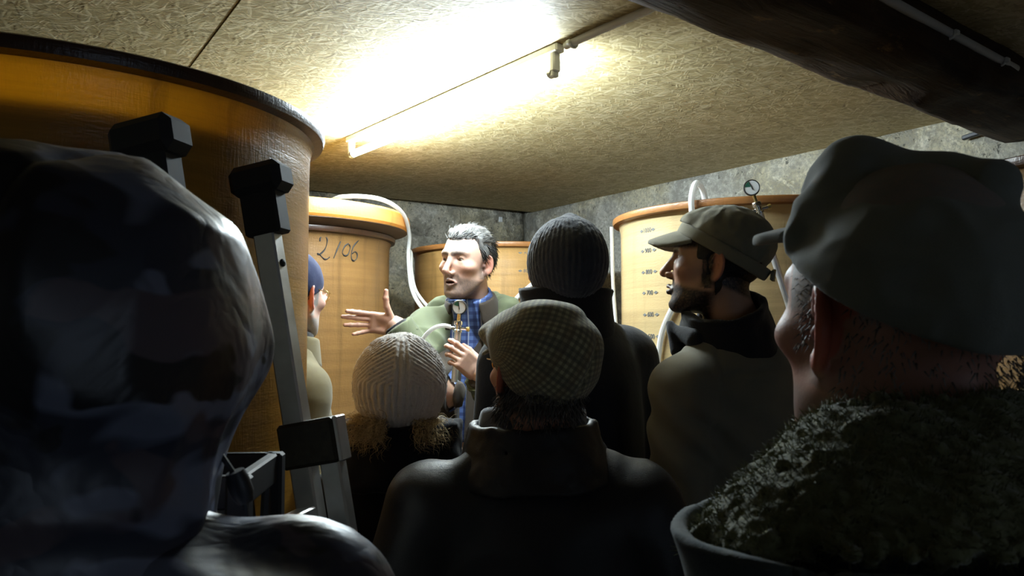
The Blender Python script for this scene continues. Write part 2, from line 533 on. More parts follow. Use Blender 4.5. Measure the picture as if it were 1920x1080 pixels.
def m_tweed(name):
    """houndstooth-like small check, laid in the panel coordinates stored on the mesh"""
    t = NT(name); a = t.n('Attribute', attribute_name='panel'); s = t.n('SeparateXYZ', {0: (a, 1)})
    def stripes(ch, per, duty, ph=0.0):
        f = t.math('FRACT', t.math('ADD', t.math('MULTIPLY', (s, ch), 1/per), ph))
        return t.ramp(t.math('ABSOLUTE', t.math('SUBTRACT', f, .5)), [(max(0, duty/2-.07), (1,)*3), (duty/2+.07, (0,)*3)])
    u = stripes(0, .0105, .5); v = stripes(1, .0105, .5)
    U = stripes(0, .042, .3, .2); Vv = stripes(1, .042, .3, .3)
    cur = t.mix(t.math('MULTIPLY', u, .62), (.50, .46, .27), (.028, .026, .020))
    cur = t.mix(t.math('MULTIPLY', v, .62), cur, (.035, .032, .025))
    cur = t.mix(t.math('MULTIPLY', U, .4), cur, (.16, .075, .03))
    cur = t.mix(t.math('MULTIPLY', Vv, .4), cur, (.03, .04, .055))
    n = t.noise(t.coord(), 700, 2)
    cur = t.mix(.3, cur, t.mix((n, 0), (.03, .03, .02), (.5, .46, .3)))
    t.bsdf({'Base Color': cur, 'Roughness': .9, 'Normal': t.bump((n, 0), .5, .0015), 'Sheen Weight': .35, 'Specular IOR Level': .2}); return t.m

M = {}
M['osb'] = m_osb('osb')
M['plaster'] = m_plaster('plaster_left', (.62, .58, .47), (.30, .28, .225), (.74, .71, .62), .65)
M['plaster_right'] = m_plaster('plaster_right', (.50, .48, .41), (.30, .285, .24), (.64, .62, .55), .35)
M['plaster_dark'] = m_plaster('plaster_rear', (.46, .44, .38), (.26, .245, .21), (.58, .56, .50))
M['added_door_wood'] = m_plain('added_door_wood', (.16, .10, .05), .6, vary=.3, scale=12)
M['stone'] = m_plaster('pale_stone', (.55, .53, .46), (.40, .38, .32), (.66, .64, .58), .25)
M['concrete'] = m_plaster('floor_concrete', (.20, .19, .17), (.12, .11, .10), (.25, .24, .22), .3)
M['beam'] = m_beam('old_oak')
M['aluminium'] = m_metal('aluminium', (.72, .72, .70), .38)
M['chrome'] = m_metal('chrome', (.85, .85, .86), .16, .03)
M['brass'] = m_metal('brass', (.75, .60, .28), .25, .03)
M['gold'] = m_metal('gold_wire', (.95, .72, .30), .22, .02)
M['black_plastic'] = m_plain('black_plastic', (.018, .019, .022), .45, vary=.3, scale=60)
M['white_plastic'] = m_plain('white_plastic', (.72, .73, .72), .45, vary=.06)
M['grey_plastic'] = m_plain('grey_conduit_plastic', (.50, .50, .49), .5, vary=.08)
M['rubber'] = m_plain('rubber', (.02, .02, .02), .7)
M['hose'] = m_hose('clear_hose')
M['glass'] = m_glass('lens_glass')
M['ink'] = m_plain('ink', (.012, .012, .014), .6)
M['ink_faint'] = m_plain('faded_ink', (.10, .10, .095), .7)
M['tube'] = m_emit('tube_glow', TUBE_COLOR, TUBE_STRENGTH)
M['skin'] = m_paint('skin', .48, .12)
M['eye'] = m_paint('eye', .12, 0, 0.0, spec=.6, vary=0.0)
M['hair'] = m_paint('hair', .5, 0, .3, 400, vary=.35)
M['stroke_cloth'] = m_paint('woven_cloth', .85, 0, .4, 900, .2, .2)
# ------------------------------------------------------------------ the room
CEIL = 2.31
C0 = V3(0.072, 5.314, 0)                 # far corner of the cellar
DL = V3(-.808, -.589, 0)                 # along the left wall
DR = V3(.547, -.837, 0)                  # along the right wall
LL, LR = 4.5, 6.6
C1 = C0 + DL*LL; C2 = C0 + DR*LR; C3 = C1 + DR*LR

def wall(name, a, b, mat, seed, amp=.012, thick=.22, hole=None):
    """rough wall slab, face towards the room on the left of a->b"""
    d = b-a; L = np.linalg.norm(d); d = d/L; n = V3(-d[1], d[0], 0)
    nx = int(L/.06); nz = 40
    g = np.stack(np.meshgrid(np.linspace(0, L, nx+1), np.linspace(0, CEIL+.02, nz+1), indexing='ij'), -1).reshape(-1, 2)
    q = np.stack([g[:, 0], g[:, 1], np.zeros(len(g))], -1).astype(np.float32)
    off = amp*noise(q*3.1, seed) + amp*.6*noise(q*8.3, seed+1) + amp*.3*noise(q*17.0, seed+2)
    front = np.stack([g[:, 0], off, g[:, 1]], -1)
    back = np.stack([g[:, 0], np.full(len(g), -thick), g[:, 1]], -1)
    vs = np.vstack([front, back]); N = len(g); w = nz+1
    fs = []
    def open_(i, j):
        return hole and hole[0] <= i < hole[1] and 0 <= j < hole[2]
    for i in range(nx):
        for j in range(nz):
            k = i*w+j
            if open_(i, j): continue
            fs.append((k, k+w, k+w+1, k+1)[::-1]); fs.append((N+k, N+k+1, N+k+w+1, N+k+w)[::-1])
    for i in range(nx):
        k = i*w; fs.append((k, N+k, N+k+w, k+w)[::-1]); k += nz; fs.append((k, k+w, N+k+w, N+k)[::-1])
    for j in range(nz):
        k = j; fs.append((k, k+1, N+k+1, N+k)[::-1]); k = nx*w+j; fs.append((k, N+k, N+k+1, k+1)[::-1])
    if hole:                                             # reveals of the doorway
        for j in range(hole[2]):
            k = hole[0]*w+j; fs.append((k, k+1, N+k+1, N+k)); k = hole[1]*w+j; fs.append((k, k+1, N+k+1, N+k)[::-1])
        for i in range(hole[0], hole[1]):
            k = i*w+hole[2]; fs.append((k, N+k, N+k+w, k+w)[::-1])
    o = mesh_obj(name, vs, fs, mat)
    o.location = tuple(a)
    o.rotation_euler = (0, 0, math.atan2(d[1], d[0]))
    return tag(o, kind='structure')
# (a -> b runs so that the room lies on its left)
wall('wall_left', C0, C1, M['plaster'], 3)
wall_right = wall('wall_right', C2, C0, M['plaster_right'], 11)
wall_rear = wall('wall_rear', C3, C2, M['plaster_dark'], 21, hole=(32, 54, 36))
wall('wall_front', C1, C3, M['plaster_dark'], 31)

cen = (C1+C2)/2; yawR = math.atan2(DR[1], DR[0])
fl = MB().box((0, 0, -.06), (LR/2+.1, LL/2+.1, .06)).build('floor', M['concrete'], smooth=False)
fl.location = tuple(cen); fl.rotation_euler = (0, 0, yawR); tag(fl, kind='structure')

ceiling = MB().box((0, 0, .05), (LR/2+.2, LL/2+.2, .02)).build('ceiling', M['black_plastic'], smooth=False)
ceiling.location = (cen[0], cen[1], CEIL); ceiling.rotation_euler = (0, 0, yawR); tag(ceiling, kind='structure')
# chipboard sheets, butted
xs = -LR/2
for i, w_ in enumerate((LR-5.4, 2.5, LR)):          # rear row, middle row, row by the far corner
    if i == 2: w_ = LR/2-xs
    ys = LL/2
    for j in range(2):
        l_ = 2.5 if j == 0 else LL-2.5
        p = MB().box((0, 0, .015), ((w_-.0001)/2, (l_-.004)/2, .015)).build('panel', M['osb'], ceiling, smooth=False)
        p.location = (xs+w_/2, ys-l_/2, .0008*j)
        ys -= l_
    xs += w_

# unseen doorway added to brighten the dark backs: frame, and ground outside
dx0, dx1, dh = 32*LL/75, 54*LL/75, 36*(CEIL+.02)/40
added_door = MB()
for x in (dx0+.02, dx1-.02): added_door.box((x, -.11, dh/2), (.03, .05, dh/2), bev=.004)
added_door.box(((dx0+dx1)/2, -.11, dh-.03), ((dx1-dx0)/2, .05, .03), bev=.004)
added_door = added_door.build('added_door_1', M['added_door_wood']); added_door.location = tuple(C3); added_door.rotation_euler = wall_rear.rotation_euler; tag(added_door, kind='structure')
yard = MB().box(((dx0+dx1)/2, -2.3, -.07), (3.0, 2.0, .06)).build('added_yard_1', M['concrete'], smooth=False)  # added ground slab outside the doorway, out of view
yard.location = tuple(C3); yard.rotation_euler = wall_rear.rotation_euler; tag(yard, kind='structure')

# pale stone block under the beam end (part of the right wall), in the wall's own axes
inv = wall_right.matrix_basis
def on_right(p):
    d = (C0-C2)/np.linalg.norm(C0-C2); n = V3(-d[1], d[0], 0); q = np.array(p)-C2
    return (q.dot(d), q.dot(n), p[2])
sb = MB()
bc = on_right((1.83, 2.63, 2.08))
sb.box((bc[0]-.17, .012, 2.10), (.19, .03, .085), bev=.012)
sb.build('stone', M['stone'], wall_right, label='pale rough stone block under the beam')

# the old oak beam
BO = V3(0.203, 1.559, 0); BD = V3(.776, .631, 0); BN = V3(-.631, .776, 0)
def beam():
    ss = np.arange(-2.45, 2.08, .03)
    prof = []   # (n, z) loop, subdivided
    base = [(-.262, 2.36), (-.262, 2.24), (-.232, 2.195), (-.19, 2.187), (-.13, 2.184), (-.07, 2.186), (-.025, 2.19), (0, 2.20), (.006, 2.24), (0, 2.36)]
    base = np.array(base)
    m = len(base); vs = []
    edge_s = [-2.5, 0, .25, .55, .8, 1.0, 1.07, 1.134, 1.25, 1.42, 1.6, 1.79, 2.1]
    edge_o = [0, 0, -.006, -.008, .012, .030, .0, -.030, -.034, -.026, -.005, .007, .0]
    for s in ss:
        o = np.interp(s, edge_s, edge_o)
        for k, (n, z) in enumerate(base):
            q = np.array([[s*6, n*14, z*14]], np.float32)
            e = .014*float(noise(q, 5)[0]) + .006*float(noise(q*2.6, 6)[0])
            wgt = 1.0 if z < 2.3 else .3
            nn = n + (o if k in (6, 7, 8, 9) else o*.15) + e*wgt*(.8 if k >= 6 else 1)
            zz = z + (e*.8 if z < 2.3 else 0) + (o*.5 if k in (5, 6, 7) else 0)
            vs.append(BO + BD*s + BN*nn + V3(0, 0, zz))
    fs = []
    L = len(ss)
    for i in range(L-1):
        for k in range(m):
            k2 = (k+1) % m
            fs.append((i*m+k, (i+1)*m+k, (i+1)*m+k2, i*m+k2))
    fs.append(tuple(range(m))); fs.append(tuple((L-1)*m+k for k in range(m-1, -1, -1)))
    vs = np.array(vs)
    # into the beam's own axes so the grain follows it
    R = np.stack([BD, BN, V3(0, 0, 1)]); org = BO + V3(0, 0, 2.2)
    loc = (vs-org) @ R.T
    o = mesh_obj('ceiling_beam', loc, fs, M['beam'])
    o.location = tuple(org); o.rotation_euler = (0, 0, math.atan2(BD[1], BD[0]))
    return o
tag(beam(), 'massive dark old oak beam with a wavy waney edge crossing the ceiling at the upper right', 'beam')

# fluorescent batten
TA, TB = V3(-.641, 3.158, 0), V3(.114, 2.146, 0)
td = (TB-TA)/np.linalg.norm(TB-TA); tn = V3(-td[1], td[0], 0); Rt = np.stack([td, tn, V3(0, 0, 1)])
tl = np.linalg.norm(TB-TA); tc = (TA+TB)/2
lamp = thing('strip_light', 'glowing white fluorescent strip light screwed under the chipboard ceiling', 'lamp', (tc[0], tc[1], CEIL), math.atan2(td[1], td[0]))
MB().box((0, 0, -.012), (tl/2+.03, .016, .012), bev=.004).build('housing', M['white_plastic'], lamp)
for s in (-1, 1):
    h = MB()
    h.box((s*(tl/2+.006), 0, -.045), (.010, .013, .030), bev=.004)
    h.box((s*(tl/2+.002), 0, -.074), (.008, .011, .014), bev=.003)
    h.build('lamp_holder', M['white_plastic'], lamp)
MB().tube([(x, 0, -.074) for x in np.linspace(-tl/2+.012, tl/2-.012, 9)], .0135, 16).build('glass_tube', M['tube'], lamp)
for s in (-1, 1):
    MB().tube([(s*(tl/2-.016), 0, -.074), (s*(tl/2+.0), 0, -.074)], .0145, 14).build('end_cap', M['aluminium'], lamp)

# conduits
def conduit(name, pts, r, label, clips):
    c = MB().tube(pts, r, 12).build(name, M['grey_plastic'])
    tag(c, label, 'conduit')
    for p, d in clips:
        p = np.array(p); d = np.array(d)/np.linalg.norm(d); s = np.cross(d, V3(0, 0, 1)); s /= np.linalg.norm(s)
        u = np.cross(s, d)
        m = MB()
        ring = [p + (s*cos(a)+u*sin(a))*(r+.003) for a in np.linspace(-.2, pi+.2, 13)[::-1]]
        ring = [p - (s*cos(a)+u*sin(a))*(r+.003) for a in np.linspace(-.3, pi+.3, 15)]
        m.tube(ring, .0042, 6)
        m.box(p + s*(r+.006) - u*.004, (.006, .006, .006), np.stack([d, s, u]), bev=.002)
        m.build('clip', M['white_plastic'], c)
    return c
e1 = V3(.145, 2.106, CEIL-.014)
conduit('ceiling_conduit', [e1, V3(.23, 1.99, CEIL-.013), V3(.322, 1.875, CEIL-.013), V3(.42, 1.70, CEIL-.015)], .0105,
        'grey plastic conduit on the ceiling running from the strip light to the beam', [((.163, 2.083, CEIL-.013), (.6, -.8, 0))])
zc = 2.268
conduit('beam_conduit', [V3(.50, 1.49, zc), V3(.849, 1.748, zc), V3(1.10, 1.952, zc), V3(1.34, 2.145, zc), V3(1.42, 2.21, zc)], .0115,
        'grey plastic conduit clipped along the near side of the oak beam', [((1.086, 1.941, zc), (.776, .631, 0)), ((1.335, 2.141, zc), (.776, .631, 0))])
br = MB()
br.box((0, 0, 0), (.040, .010, .008), np.stack([V3(.5, -.78, .12), V3(.837, .547, 0), V3(0, 0, 1)]), bev=.003)
br.box((.03, -.035, .004), (.014, .014, .013), np.stack([DR, V3(.837, .547, 0), V3(0, 0, 1)]), bev=.003)
o = br.build('wall_bracket', M['black_plastic']); o.location = (1.665, 2.842, 2.236)
tag(o, 'small black plastic bracket on the right wall just below the beam', 'bracket')
o = MB().box((0, 0, 0), (.014, .006, .017), np.stack([V3(.837, .547, 0), DR, V3(0, 0, 1)]), bev=.003).build('cable_clip', M['white_plastic'])
o.location = (-.075, 5.19, 2.258); tag(o, 'tiny white cable clip on the wall near the far corner', 'clip')
o = MB().tube(spline([(.356, 2.83, 1.90), (.360, 2.832, 1.7), (.372, 2.836, 1.5), (.376, 2.84, 1.2), (.378, 2.86, .7), (.378, 2.89, .02)], 5), .0062, 8).build('drain_cable', M['grey_plastic'])
tag(o, 'thin grey cable hanging down the left side of the straw-coloured vat with volume marks', 'cable')
# ------------------------------------------------------------------ fibreglass vats
def vat(label, c, mat, rim_mat, r=.475, rr=.03, top=1.93, liquid=None, nm='fermentation_vat'):
    t = thing(nm, label, 'vat', (c[0], c[1], 0))
    ro = r; th = .008
    prof = [(.02, .0), (ro-.03, .0), (ro-.008, .02), (ro-.003, .06), (ro, .5), (ro, 1.4), (ro, top-.09), (ro+.001, top-.05), (ro+.006, top-.03), (ro+.010, top-.022),
            (ro+.010, top-.012), (ro-th, top-.012), (ro-th, 1.4), (ro-th, .5), (ro-th-.004, .06), (ro-.03, .03), (.02, .03)]
    MB().lathe(prof, 128).build('shell', mat, t)
    rp = [(ro-th-.001, top-.014), (ro+.006, top-.026), (ro+.018, top-.024), (ro+rr-.003, top-.022), (ro+rr, top-.012), (ro+rr-.001, top-.003), (ro+rr-.006, top), (ro+.004, top+.001), (ro-th-.001, top-.003)]
    MB().lathe(rp, 128).build('rim', rim_mat, t)
    if liquid:
        lp = [(.01, .035), (ro-th-.006, .065), (ro-th-.0015, .5), (ro-th-.0015, liquid), (.01, liquid)]
        MB().lathe(lp, 96, closed=False).build('liquid', M['cider'], t)
    return t
M['cider'] = m_plain('cider', (.05, .018, .005), .08, vary=.2, scale=4)
M['vat_amber'] = m_vat('vat_amber', (.46, .24, .040), (.58, .33, .055), .40, 1.0, .36, tint=(2.1, 2.3, 1.0))
M['vat_brown'] = m_vat('vat_brown', (.215, .112, .036), (.28, .152, .052), .12, .3, .42)
M['vat_orange'] = m_vat('vat_orange', (.40, .225, .070), (.50, .30, .105), .22, .4, .45)
M['vat_straw'] = m_vat('vat_straw', (.47, .345, .165), (.54, .415, .215), .22, .4, .5, .2)
M['rim_dark'] = m_vat('rim_dark', (.050, .020, .010), (.085, .034, .014), .06, .5, .4)
M['rim_brown'] = m_vat('rim_brown', (.26, .105, .028), (.36, .16, .045), .12, .5, .4)
M['lid'] = m_vat('lid_yellow', (.85, .56, .15), (.92, .66, .22), .45, .5, .4, .3, tint=(1.25, 1.05, .6))

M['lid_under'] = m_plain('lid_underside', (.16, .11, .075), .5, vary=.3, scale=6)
V1 = (-.877, 1.506); V2 = (-1.01, 3.40); V3c = (.867, 2.82); V4 = (-.025, 4.03); V5 = (1.62, 2.0)
v1 = vat('huge amber fibreglass vat with a glowing upper band and dark rim behind the ladder', V1, M['vat_amber'], M['rim_dark'], liquid=1.845)
v2 = vat('brown fibreglass vat with handwritten number and a yellow lid, behind the outstretched hand', V2, M['vat_brown'], M['rim_dark'], r=.478, rr=.027)
v3 = vat('straw-coloured vat with a column of printed volume marks, behind the man in profile', V3c, M['vat_straw'], M['rim_brown'])
v4 = vat('orange-brown vat in the far corner behind the speaking man', V4, M['vat_orange'], M['rim_brown'], r=.465, rr=.025)
v5 = vat('dark vat at the right edge, only its rim showing past the grey cap', V5, M['vat_brown'], M['rim_dark'])

# the lid of the brown vat
lid = thing('vat_lid', 'glowing yellow dished fibreglass lid resting on the brown vat with the handwritten number', 'lid', (V2[0], V2[1], 1.931))
MB().lathe([(.535, .030), (.556, .024), (.565, .034), (.568, .060), (.564, .082), (.550, .094), (.50, .100), (.2, .106), (.01, .107), (.01, .100), (.2, .099), (.50, .093), (.545, .086), (.556, .060)], 128).build('lid_shell', M['lid'], lid)
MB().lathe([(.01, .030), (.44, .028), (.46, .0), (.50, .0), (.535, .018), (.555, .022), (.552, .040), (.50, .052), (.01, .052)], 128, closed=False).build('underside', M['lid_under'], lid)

# the handwritten number, brushed on the shell
strokes = [[(-54.17,1.8688),(-53.94,1.883),(-52.42,1.891),(-50.84,1.8829),(-50.69,1.8667),(-51.56,1.8419),(-53.34,1.8249),(-54.84,1.8171),(-55.22,1.822),(-54.09,1.8185),(-53.06,1.8099),(-51.76,1.8024),(-50.45,1.8037),(-49.27,1.8117)],
           [(-43.68,1.8752),(-45.62,1.8392),(-47.24,1.8077)],
           [(-39.17,1.8701),(-41.3,1.8583),(-42.59,1.8328),(-41.23,1.8213),(-39.25,1.8287),(-38.13,1.8543),(-38.85,1.8673)],
           [(-32.7,1.8896),(-36.26,1.8597),(-37.35,1.8278),(-36.99,1.8093),(-35.5,1.8046),(-33.81,1.8175),(-33.84,1.8343),(-35.22,1.8406),(-36.87,1.8323)]]
for s in strokes:
    p = spline([(a, z, 0) for a, z in s], 6)
    pts = [(.4785*cos(radians(a)), .4785*sin(radians(a)), z) for a, z, _ in p]
    m = MB().tube(pts, [.0026+.0008*sin(i*.4) for i in range(len(pts))], 6)
    m.build('painted_numeral', M['ink'], v2)

# printed volume marks: number between two small diamonds
def text_polys(s, size):
    cu = bpy.data.curves.new('t', 'FONT'); cu.body = s; cu.size = size; cu.align_x = 'CENTER'; cu.align_y = 'CENTER'; cu.resolution_u = 3
    o = bpy.data.objects.new('t', cu); COL.objects.link(o)
    dg = bpy.context.evaluated_depsgraph_get()
    me = bpy.data.meshes.new_from_object(o.evaluated_get(dg))
    v = [tuple(q.co) for q in me.vertices]; f = [tuple(q.vertices) for q in me.polygons]
    bpy.data.objects.remove(o); bpy.data.curves.remove(cu); bpy.data.meshes.remove(me)
    return v, f
def volume_mark(parent, r, ang, z, s, mat):
    v, f = text_polys(s, .022)
    v = list(v)
    for sx in (-1, 1):
        n = len(v); cx = sx*.031
        v += [(cx-.010, 0, 0), (cx, -.0055, 0), (cx+.010, 0, 0), (cx, .0055, 0)]
        f = f + [(n, n+1, n+2, n+3)]
    pts = []; n = len(v)
    for lay in (0, 1):
        for x, y, _ in v:
            a = radians(ang) + x/r; q = r + (.0016 if lay == 0 else -.002)
            pts.append((q*cos(a), q*sin(a), z+y))
    # prongs: outer face and inner face, sides closed along the boundary edges
    fs = [tuple(q) for q in f]
    cnt = {}
    for q in f:
        for i in range(len(q)):
            e = (q[i], q[(i+1) % len(q)]); cnt[e] = cnt.get(e, 0)+1
    for (a, b) in list(cnt):
        if (b, a) not in cnt: fs.append((b, a, a+n, b+n))
    mesh_obj('volume_mark', pts, fs, mat, parent, smooth=False)
for k, (a, z) in enumerate([(-152.83,1.8591),(-152.39,1.792),(-151.98,1.7217),(-151.56,1.6534),(-151.16,1.5821),(-150.76,1.5112)]):
    volume_mark(v3, .475, a, z, str(1000-100*k), M['ink_faint'])
for k, (a, z) in enumerate([(-78.55,1.8805),(-78.56,1.7986),(-78.56,1.717),(-78.56,1.635)]):
    volume_mark(v4, .465, a, z, str(900-100*k), M['ink_faint'])

# hoses
def hose(name, pts, r, label, mat='hose'):
    o = MB().tube(spline(pts, 10), r, 10).build(name, M[mat]); return tag(o, label, 'hose')
def cyl(c, r, ang, z):
    return (c[0]+r*cos(radians(ang)), c[1]+r*sin(radians(ang)), z)
hose('clear_hose', [cyl(V3c, .40, -128, 1.86), cyl(V3c, .43, -128, 1.96), cyl(V3c, .485, -128, 1.985), cyl(V3c, .52, -128, 1.93), cyl(V3c, .50, -128.5, 1.84), cyl(V3c, .49, -130, 1.72),
                    cyl(V3c, .488, -137.1, 1.617), cyl(V3c, .488, -142.5, 1.54), cyl(V3c, .488, -144.8, 1.475), cyl(V3c, .488, -146, 1.38), cyl(V3c, .488, -145, 1.1), cyl(V3c, .488, -144, .6), cyl(V3c, .49, -144, .02)], .0095,
     'white hose hooked over the rim of the straw-coloured vat with volume marks')
hose('clear_hose', [cyl(V4, .40, -60, 1.86), cyl(V4, .43, -60, 1.95), cyl(V4, .475, -60, 1.965), cyl(V4, .505, -60, 1.92), cyl(V4, .48, -64, 1.83), cyl(V4, .476, -74.54, 1.7501), cyl(V4, .476, -84.74, 1.6728), cyl(V4, .476, -92, 1.58), cyl(V4, .476, -96, 1.4), cyl(V4, .476, -96, .9), cyl(V4, .476, -96, .02)], .0095,
     'pale hose slanting down across the orange-brown vat in the far corner')
hose('clear_hose', [(-.78, 3.3, 2.06), (-.66, 3.10, 2.055), (-.52, 3.10, 2.046), (-.452, 3.25, 2.015), (-.436, 3.36, 1.94), (-.444, 3.40, 1.86), (-.436, 3.38, 1.77), (-.42, 3.35, 1.70), (-.385, 3.31, 1.64), (-.33, 3.28, 1.585), (-.25, 3.27, 1.55), (-.15, 3.27, 1.50), (-.06, 3.28, 1.35), (-.04, 3.3, .9), (-.04, 3.3, .02)], .0085,
     'long white hose draped over the yellow lid and hanging down behind the speaking man')
hose('clear_hose', [(-.470, 3.60, 1.90), (-.447, 3.52, 1.87), (-.443, 3.50, 1.80), (-.425, 3.47, 1.72), (-.395, 3.45, 1.67), (-.345, 3.42, 1.62), (-.26, 3.40, 1.57), (-.18, 3.40, 1.45), (-.16, 3.41, 1.0), (-.16, 3.41, .02)], .0075,
     'thinner grey hose looping just behind the long white hose at the brown vat')

# sampling thief tubes with a round gauge
def sampler(label, top, axis, side, length, r, dial_r, face, hose_pts=None):
    top = np.array(top, float); axis = np.array(axis, float); axis /= np.linalg.norm(axis); side = np.array(side, float)
    side = side-axis*side.dot(axis); side /= np.linalg.norm(side)
    face = np.array(face, float); face /= np.linalg.norm(face)
    t = thing('sampling_pump', label, 'gauge', tuple(top))
    neck = dial_r + .008
    # axis points down the tube from the dial centre at the origin
    MB().tube([axis*(neck-.010), axis*(neck+.014)], .0055, 10).build('stem', M['brass'], t)
    hd = MB()
    hd.lathe([(.001, 0), (.0115, 0), (.0135, .004), (.0135, .012), (.0105, .015), (.0105, .026), (.0135, .029), (.0135, .034), (.001, .036)], 20, axis*(neck+.012), axis, closed=False)
    hd.tube([axis*(neck+.036)-side*.028, axis*(neck+.036)+side*.030], .0052, 10)
    hd.build('head', M['chrome'], t)
    MB().lathe([(.001, 0), (.007, 0), (.008, .003), (.008, .009), (.001, .011)], 10, axis*(neck+.036)+side*.028, side, closed=False).build('valve_knob', M['brass'], t)
    b = MB().tube([axis*(neck+.045), axis*(length*.30), axis*(length*.31)], [r, r, r], 18)
    b.build('barrel', M['steel'], t)
    MB().tube([axis*(length*.31), axis*(length*.34)], [r*1.15, r*1.15], 18).build('collar', M['aluminium'], t)
    MB().tube([axis*(length*.34), axis*length], [r*.92, r*.9], 18).build('lower_tube', M['steel'], t)
    # dial
    d = MB().lathe([(.001, -.012), (dial_r*.85, -.012), (dial_r, -.006), (dial_r, .004), (dial_r*.93, .0065), (dial_r*.86, .004), (.001, .004)], 40, (0, 0, 0), face, closed=False)
    d.build('dial_case', M['black_plastic'], t)
    d = MB().lathe([(.001, .004), (dial_r*.86, .004), (dial_r*.86, .0048), (.001, .0049)], 40, (0, 0, 0), face, closed=False)
    d.build('dial_face', M['white_plastic'], t)
    up = -axis; up = up-face*up.dot(face); up /= np.linalg.norm(up); rt = np.cross(up, face)
    P2 = lambda a, q: (rt*cos(a)+up*sin(a))*q*dial_r + face*.0054
    a0, a1 = radians(95), radians(160)
    arc = [P2(a, .80) for a in np.linspace(a0, a1, 9)]
    vs = [face*.0054 + (rt*-.05+up*.1)*dial_r] + arc
    vs += [v-face*.0006 for v in vs]
    n = 10
    fs = [tuple(range(n))[::-1], tuple(range(n, 2*n))] + [(i, (i+1) % n, (i+1) % n+n, i+n) for i in range(n)]
    mesh_obj('dial_zone', vs, fs, M['dial_green'], t, smooth=False)
    MB().tube([P2(radians(-80), .3), P2(radians(98), .72)], [.0016, .0009], 6).build('needle', M['ink'], t)
    if hose_pts is not None:
        MB().tube(spline(hose_pts, 10), .0068, 10).build('hose', M['hose'], t)
        MB().tube([axis*(neck+.036)-side*.026, axis*(neck+.036)-side*.040], .0078, 10).build('hose_clip', M['black_plastic'], t)
    return t
M['steel'] = m_metal('satin_steel', (.88, .88, .90), .42, .05)
M['dial_green'] = m_plain('dial_green', (.015, .10, .06), .5)
sampler('chrome sampling tube with a black-rimmed gauge hanging at the rim of the straw-coloured vat', (.693, 2.285, 1.943), (.30, .05, -.95), (1, 0, .1), .42, .0105, .0235, (-.30, -1, .02))
# ------------------------------------------------------------------ the folding ladder and the crates
def ladder():
    w = V3(-.20, -.98, 0); n = V3(.98, -.20, 0)
    top = V3(-.394, 1.24, 1.745); bot = V3(-.075, 1.175, .012)
    d = (bot-top); L = np.linalg.norm(d); d /= L
    n2 = np.cross(w, d); n2 /= np.linalg.norm(n2)
    if n2.dot(n) < 0: n2 = -n2
    w2 = np.cross(d, n2); w2 = w2 if w2.dot(w) > 0 else -w2
    R = np.stack([w2, n2, d])
    t = thing('folding_ladder', 'aluminium folding ladder with black rubber feet upward leaning against the amber vat', 'ladder', (top[0]*.2+bot[0]*.8, top[1]*.2+bot[1]*.8, 0))
    org = np.array(t.location)
    P = lambda s, a, b: top + d*s + w2*a + n2*b - org
    gap = .27
    for a in (0, gap):
        MB().box(P(.5*1.76*.985, a, 0), (.0155, .0175, .86), R, bev=.003).build('stile', M['aluminium'], t)
        # outer section below the sliding joint
        MB().box(P(1.07, a+(.004 if a else -.004), .046), (.0145, .016, .68), R, bev=.003).build('outer_stile', M['aluminium'], t)
        f = MB()
        f.box(P(-.020, a, .004), (.030, .044, .024), R, bev=.011)
        f.box(P(.030, a, .002), (.020, .030, .038), R, bev=.004)
        f.build('foot_cap', M['rubber'], t)
        s_ = 1 if a else -1
        MB().lathe([(.001, 0), (.0065, 0), (.0055, .003), (.001, .0045)], 12, P(.115, a, .0175), n2, closed=False).build('bolt', M['rubber'], t)
        MB().box(P(1.745, a, .046), (.018, .024, .016), R, bev=.004).build('foot_cap', M['rubber'], t)
        if a: continue                                   # the far stile's joint is slimmer: no bracket
        h = MB()
        h.box(P(.395, a-s_*.0, .020), (.022, .046, .034), R, bev=.005)
        h.build('hinge_bracket', M['hinge'], t)
        hb = MB()
        for q in (-.03, -.008, .014):
            hb.box(P(.395, a-.022, .018+q), (.004, .006, .026), R, bev=.002)
        hb.build('hinge_rib', M['rubber'], t)
        if not a: MB().box(P(.395, a, .068), (.017, .004, .034), R, bev=.002).build('hinge_plate', M['aluminium'], t)
    for k in range(5):
        s = .50 + .28*k
        if s > 1.6: break
        MB().box(P(s, gap/2, 0), (gap/2-.012, .016, .013), R, bev=.003).build('rung', M['aluminium'], t)
    for k in range(3):
        MB().box(P(.82+.3*k, gap/2, .056), (gap/2-.012, .014, .013), R, bev=.003).build('rung', M['aluminium'], t)
    return t
M['hinge'] = m_plain('cast_hinge', (.05, .045, .035), .5, .6, vary=.5, scale=80)
ladder()

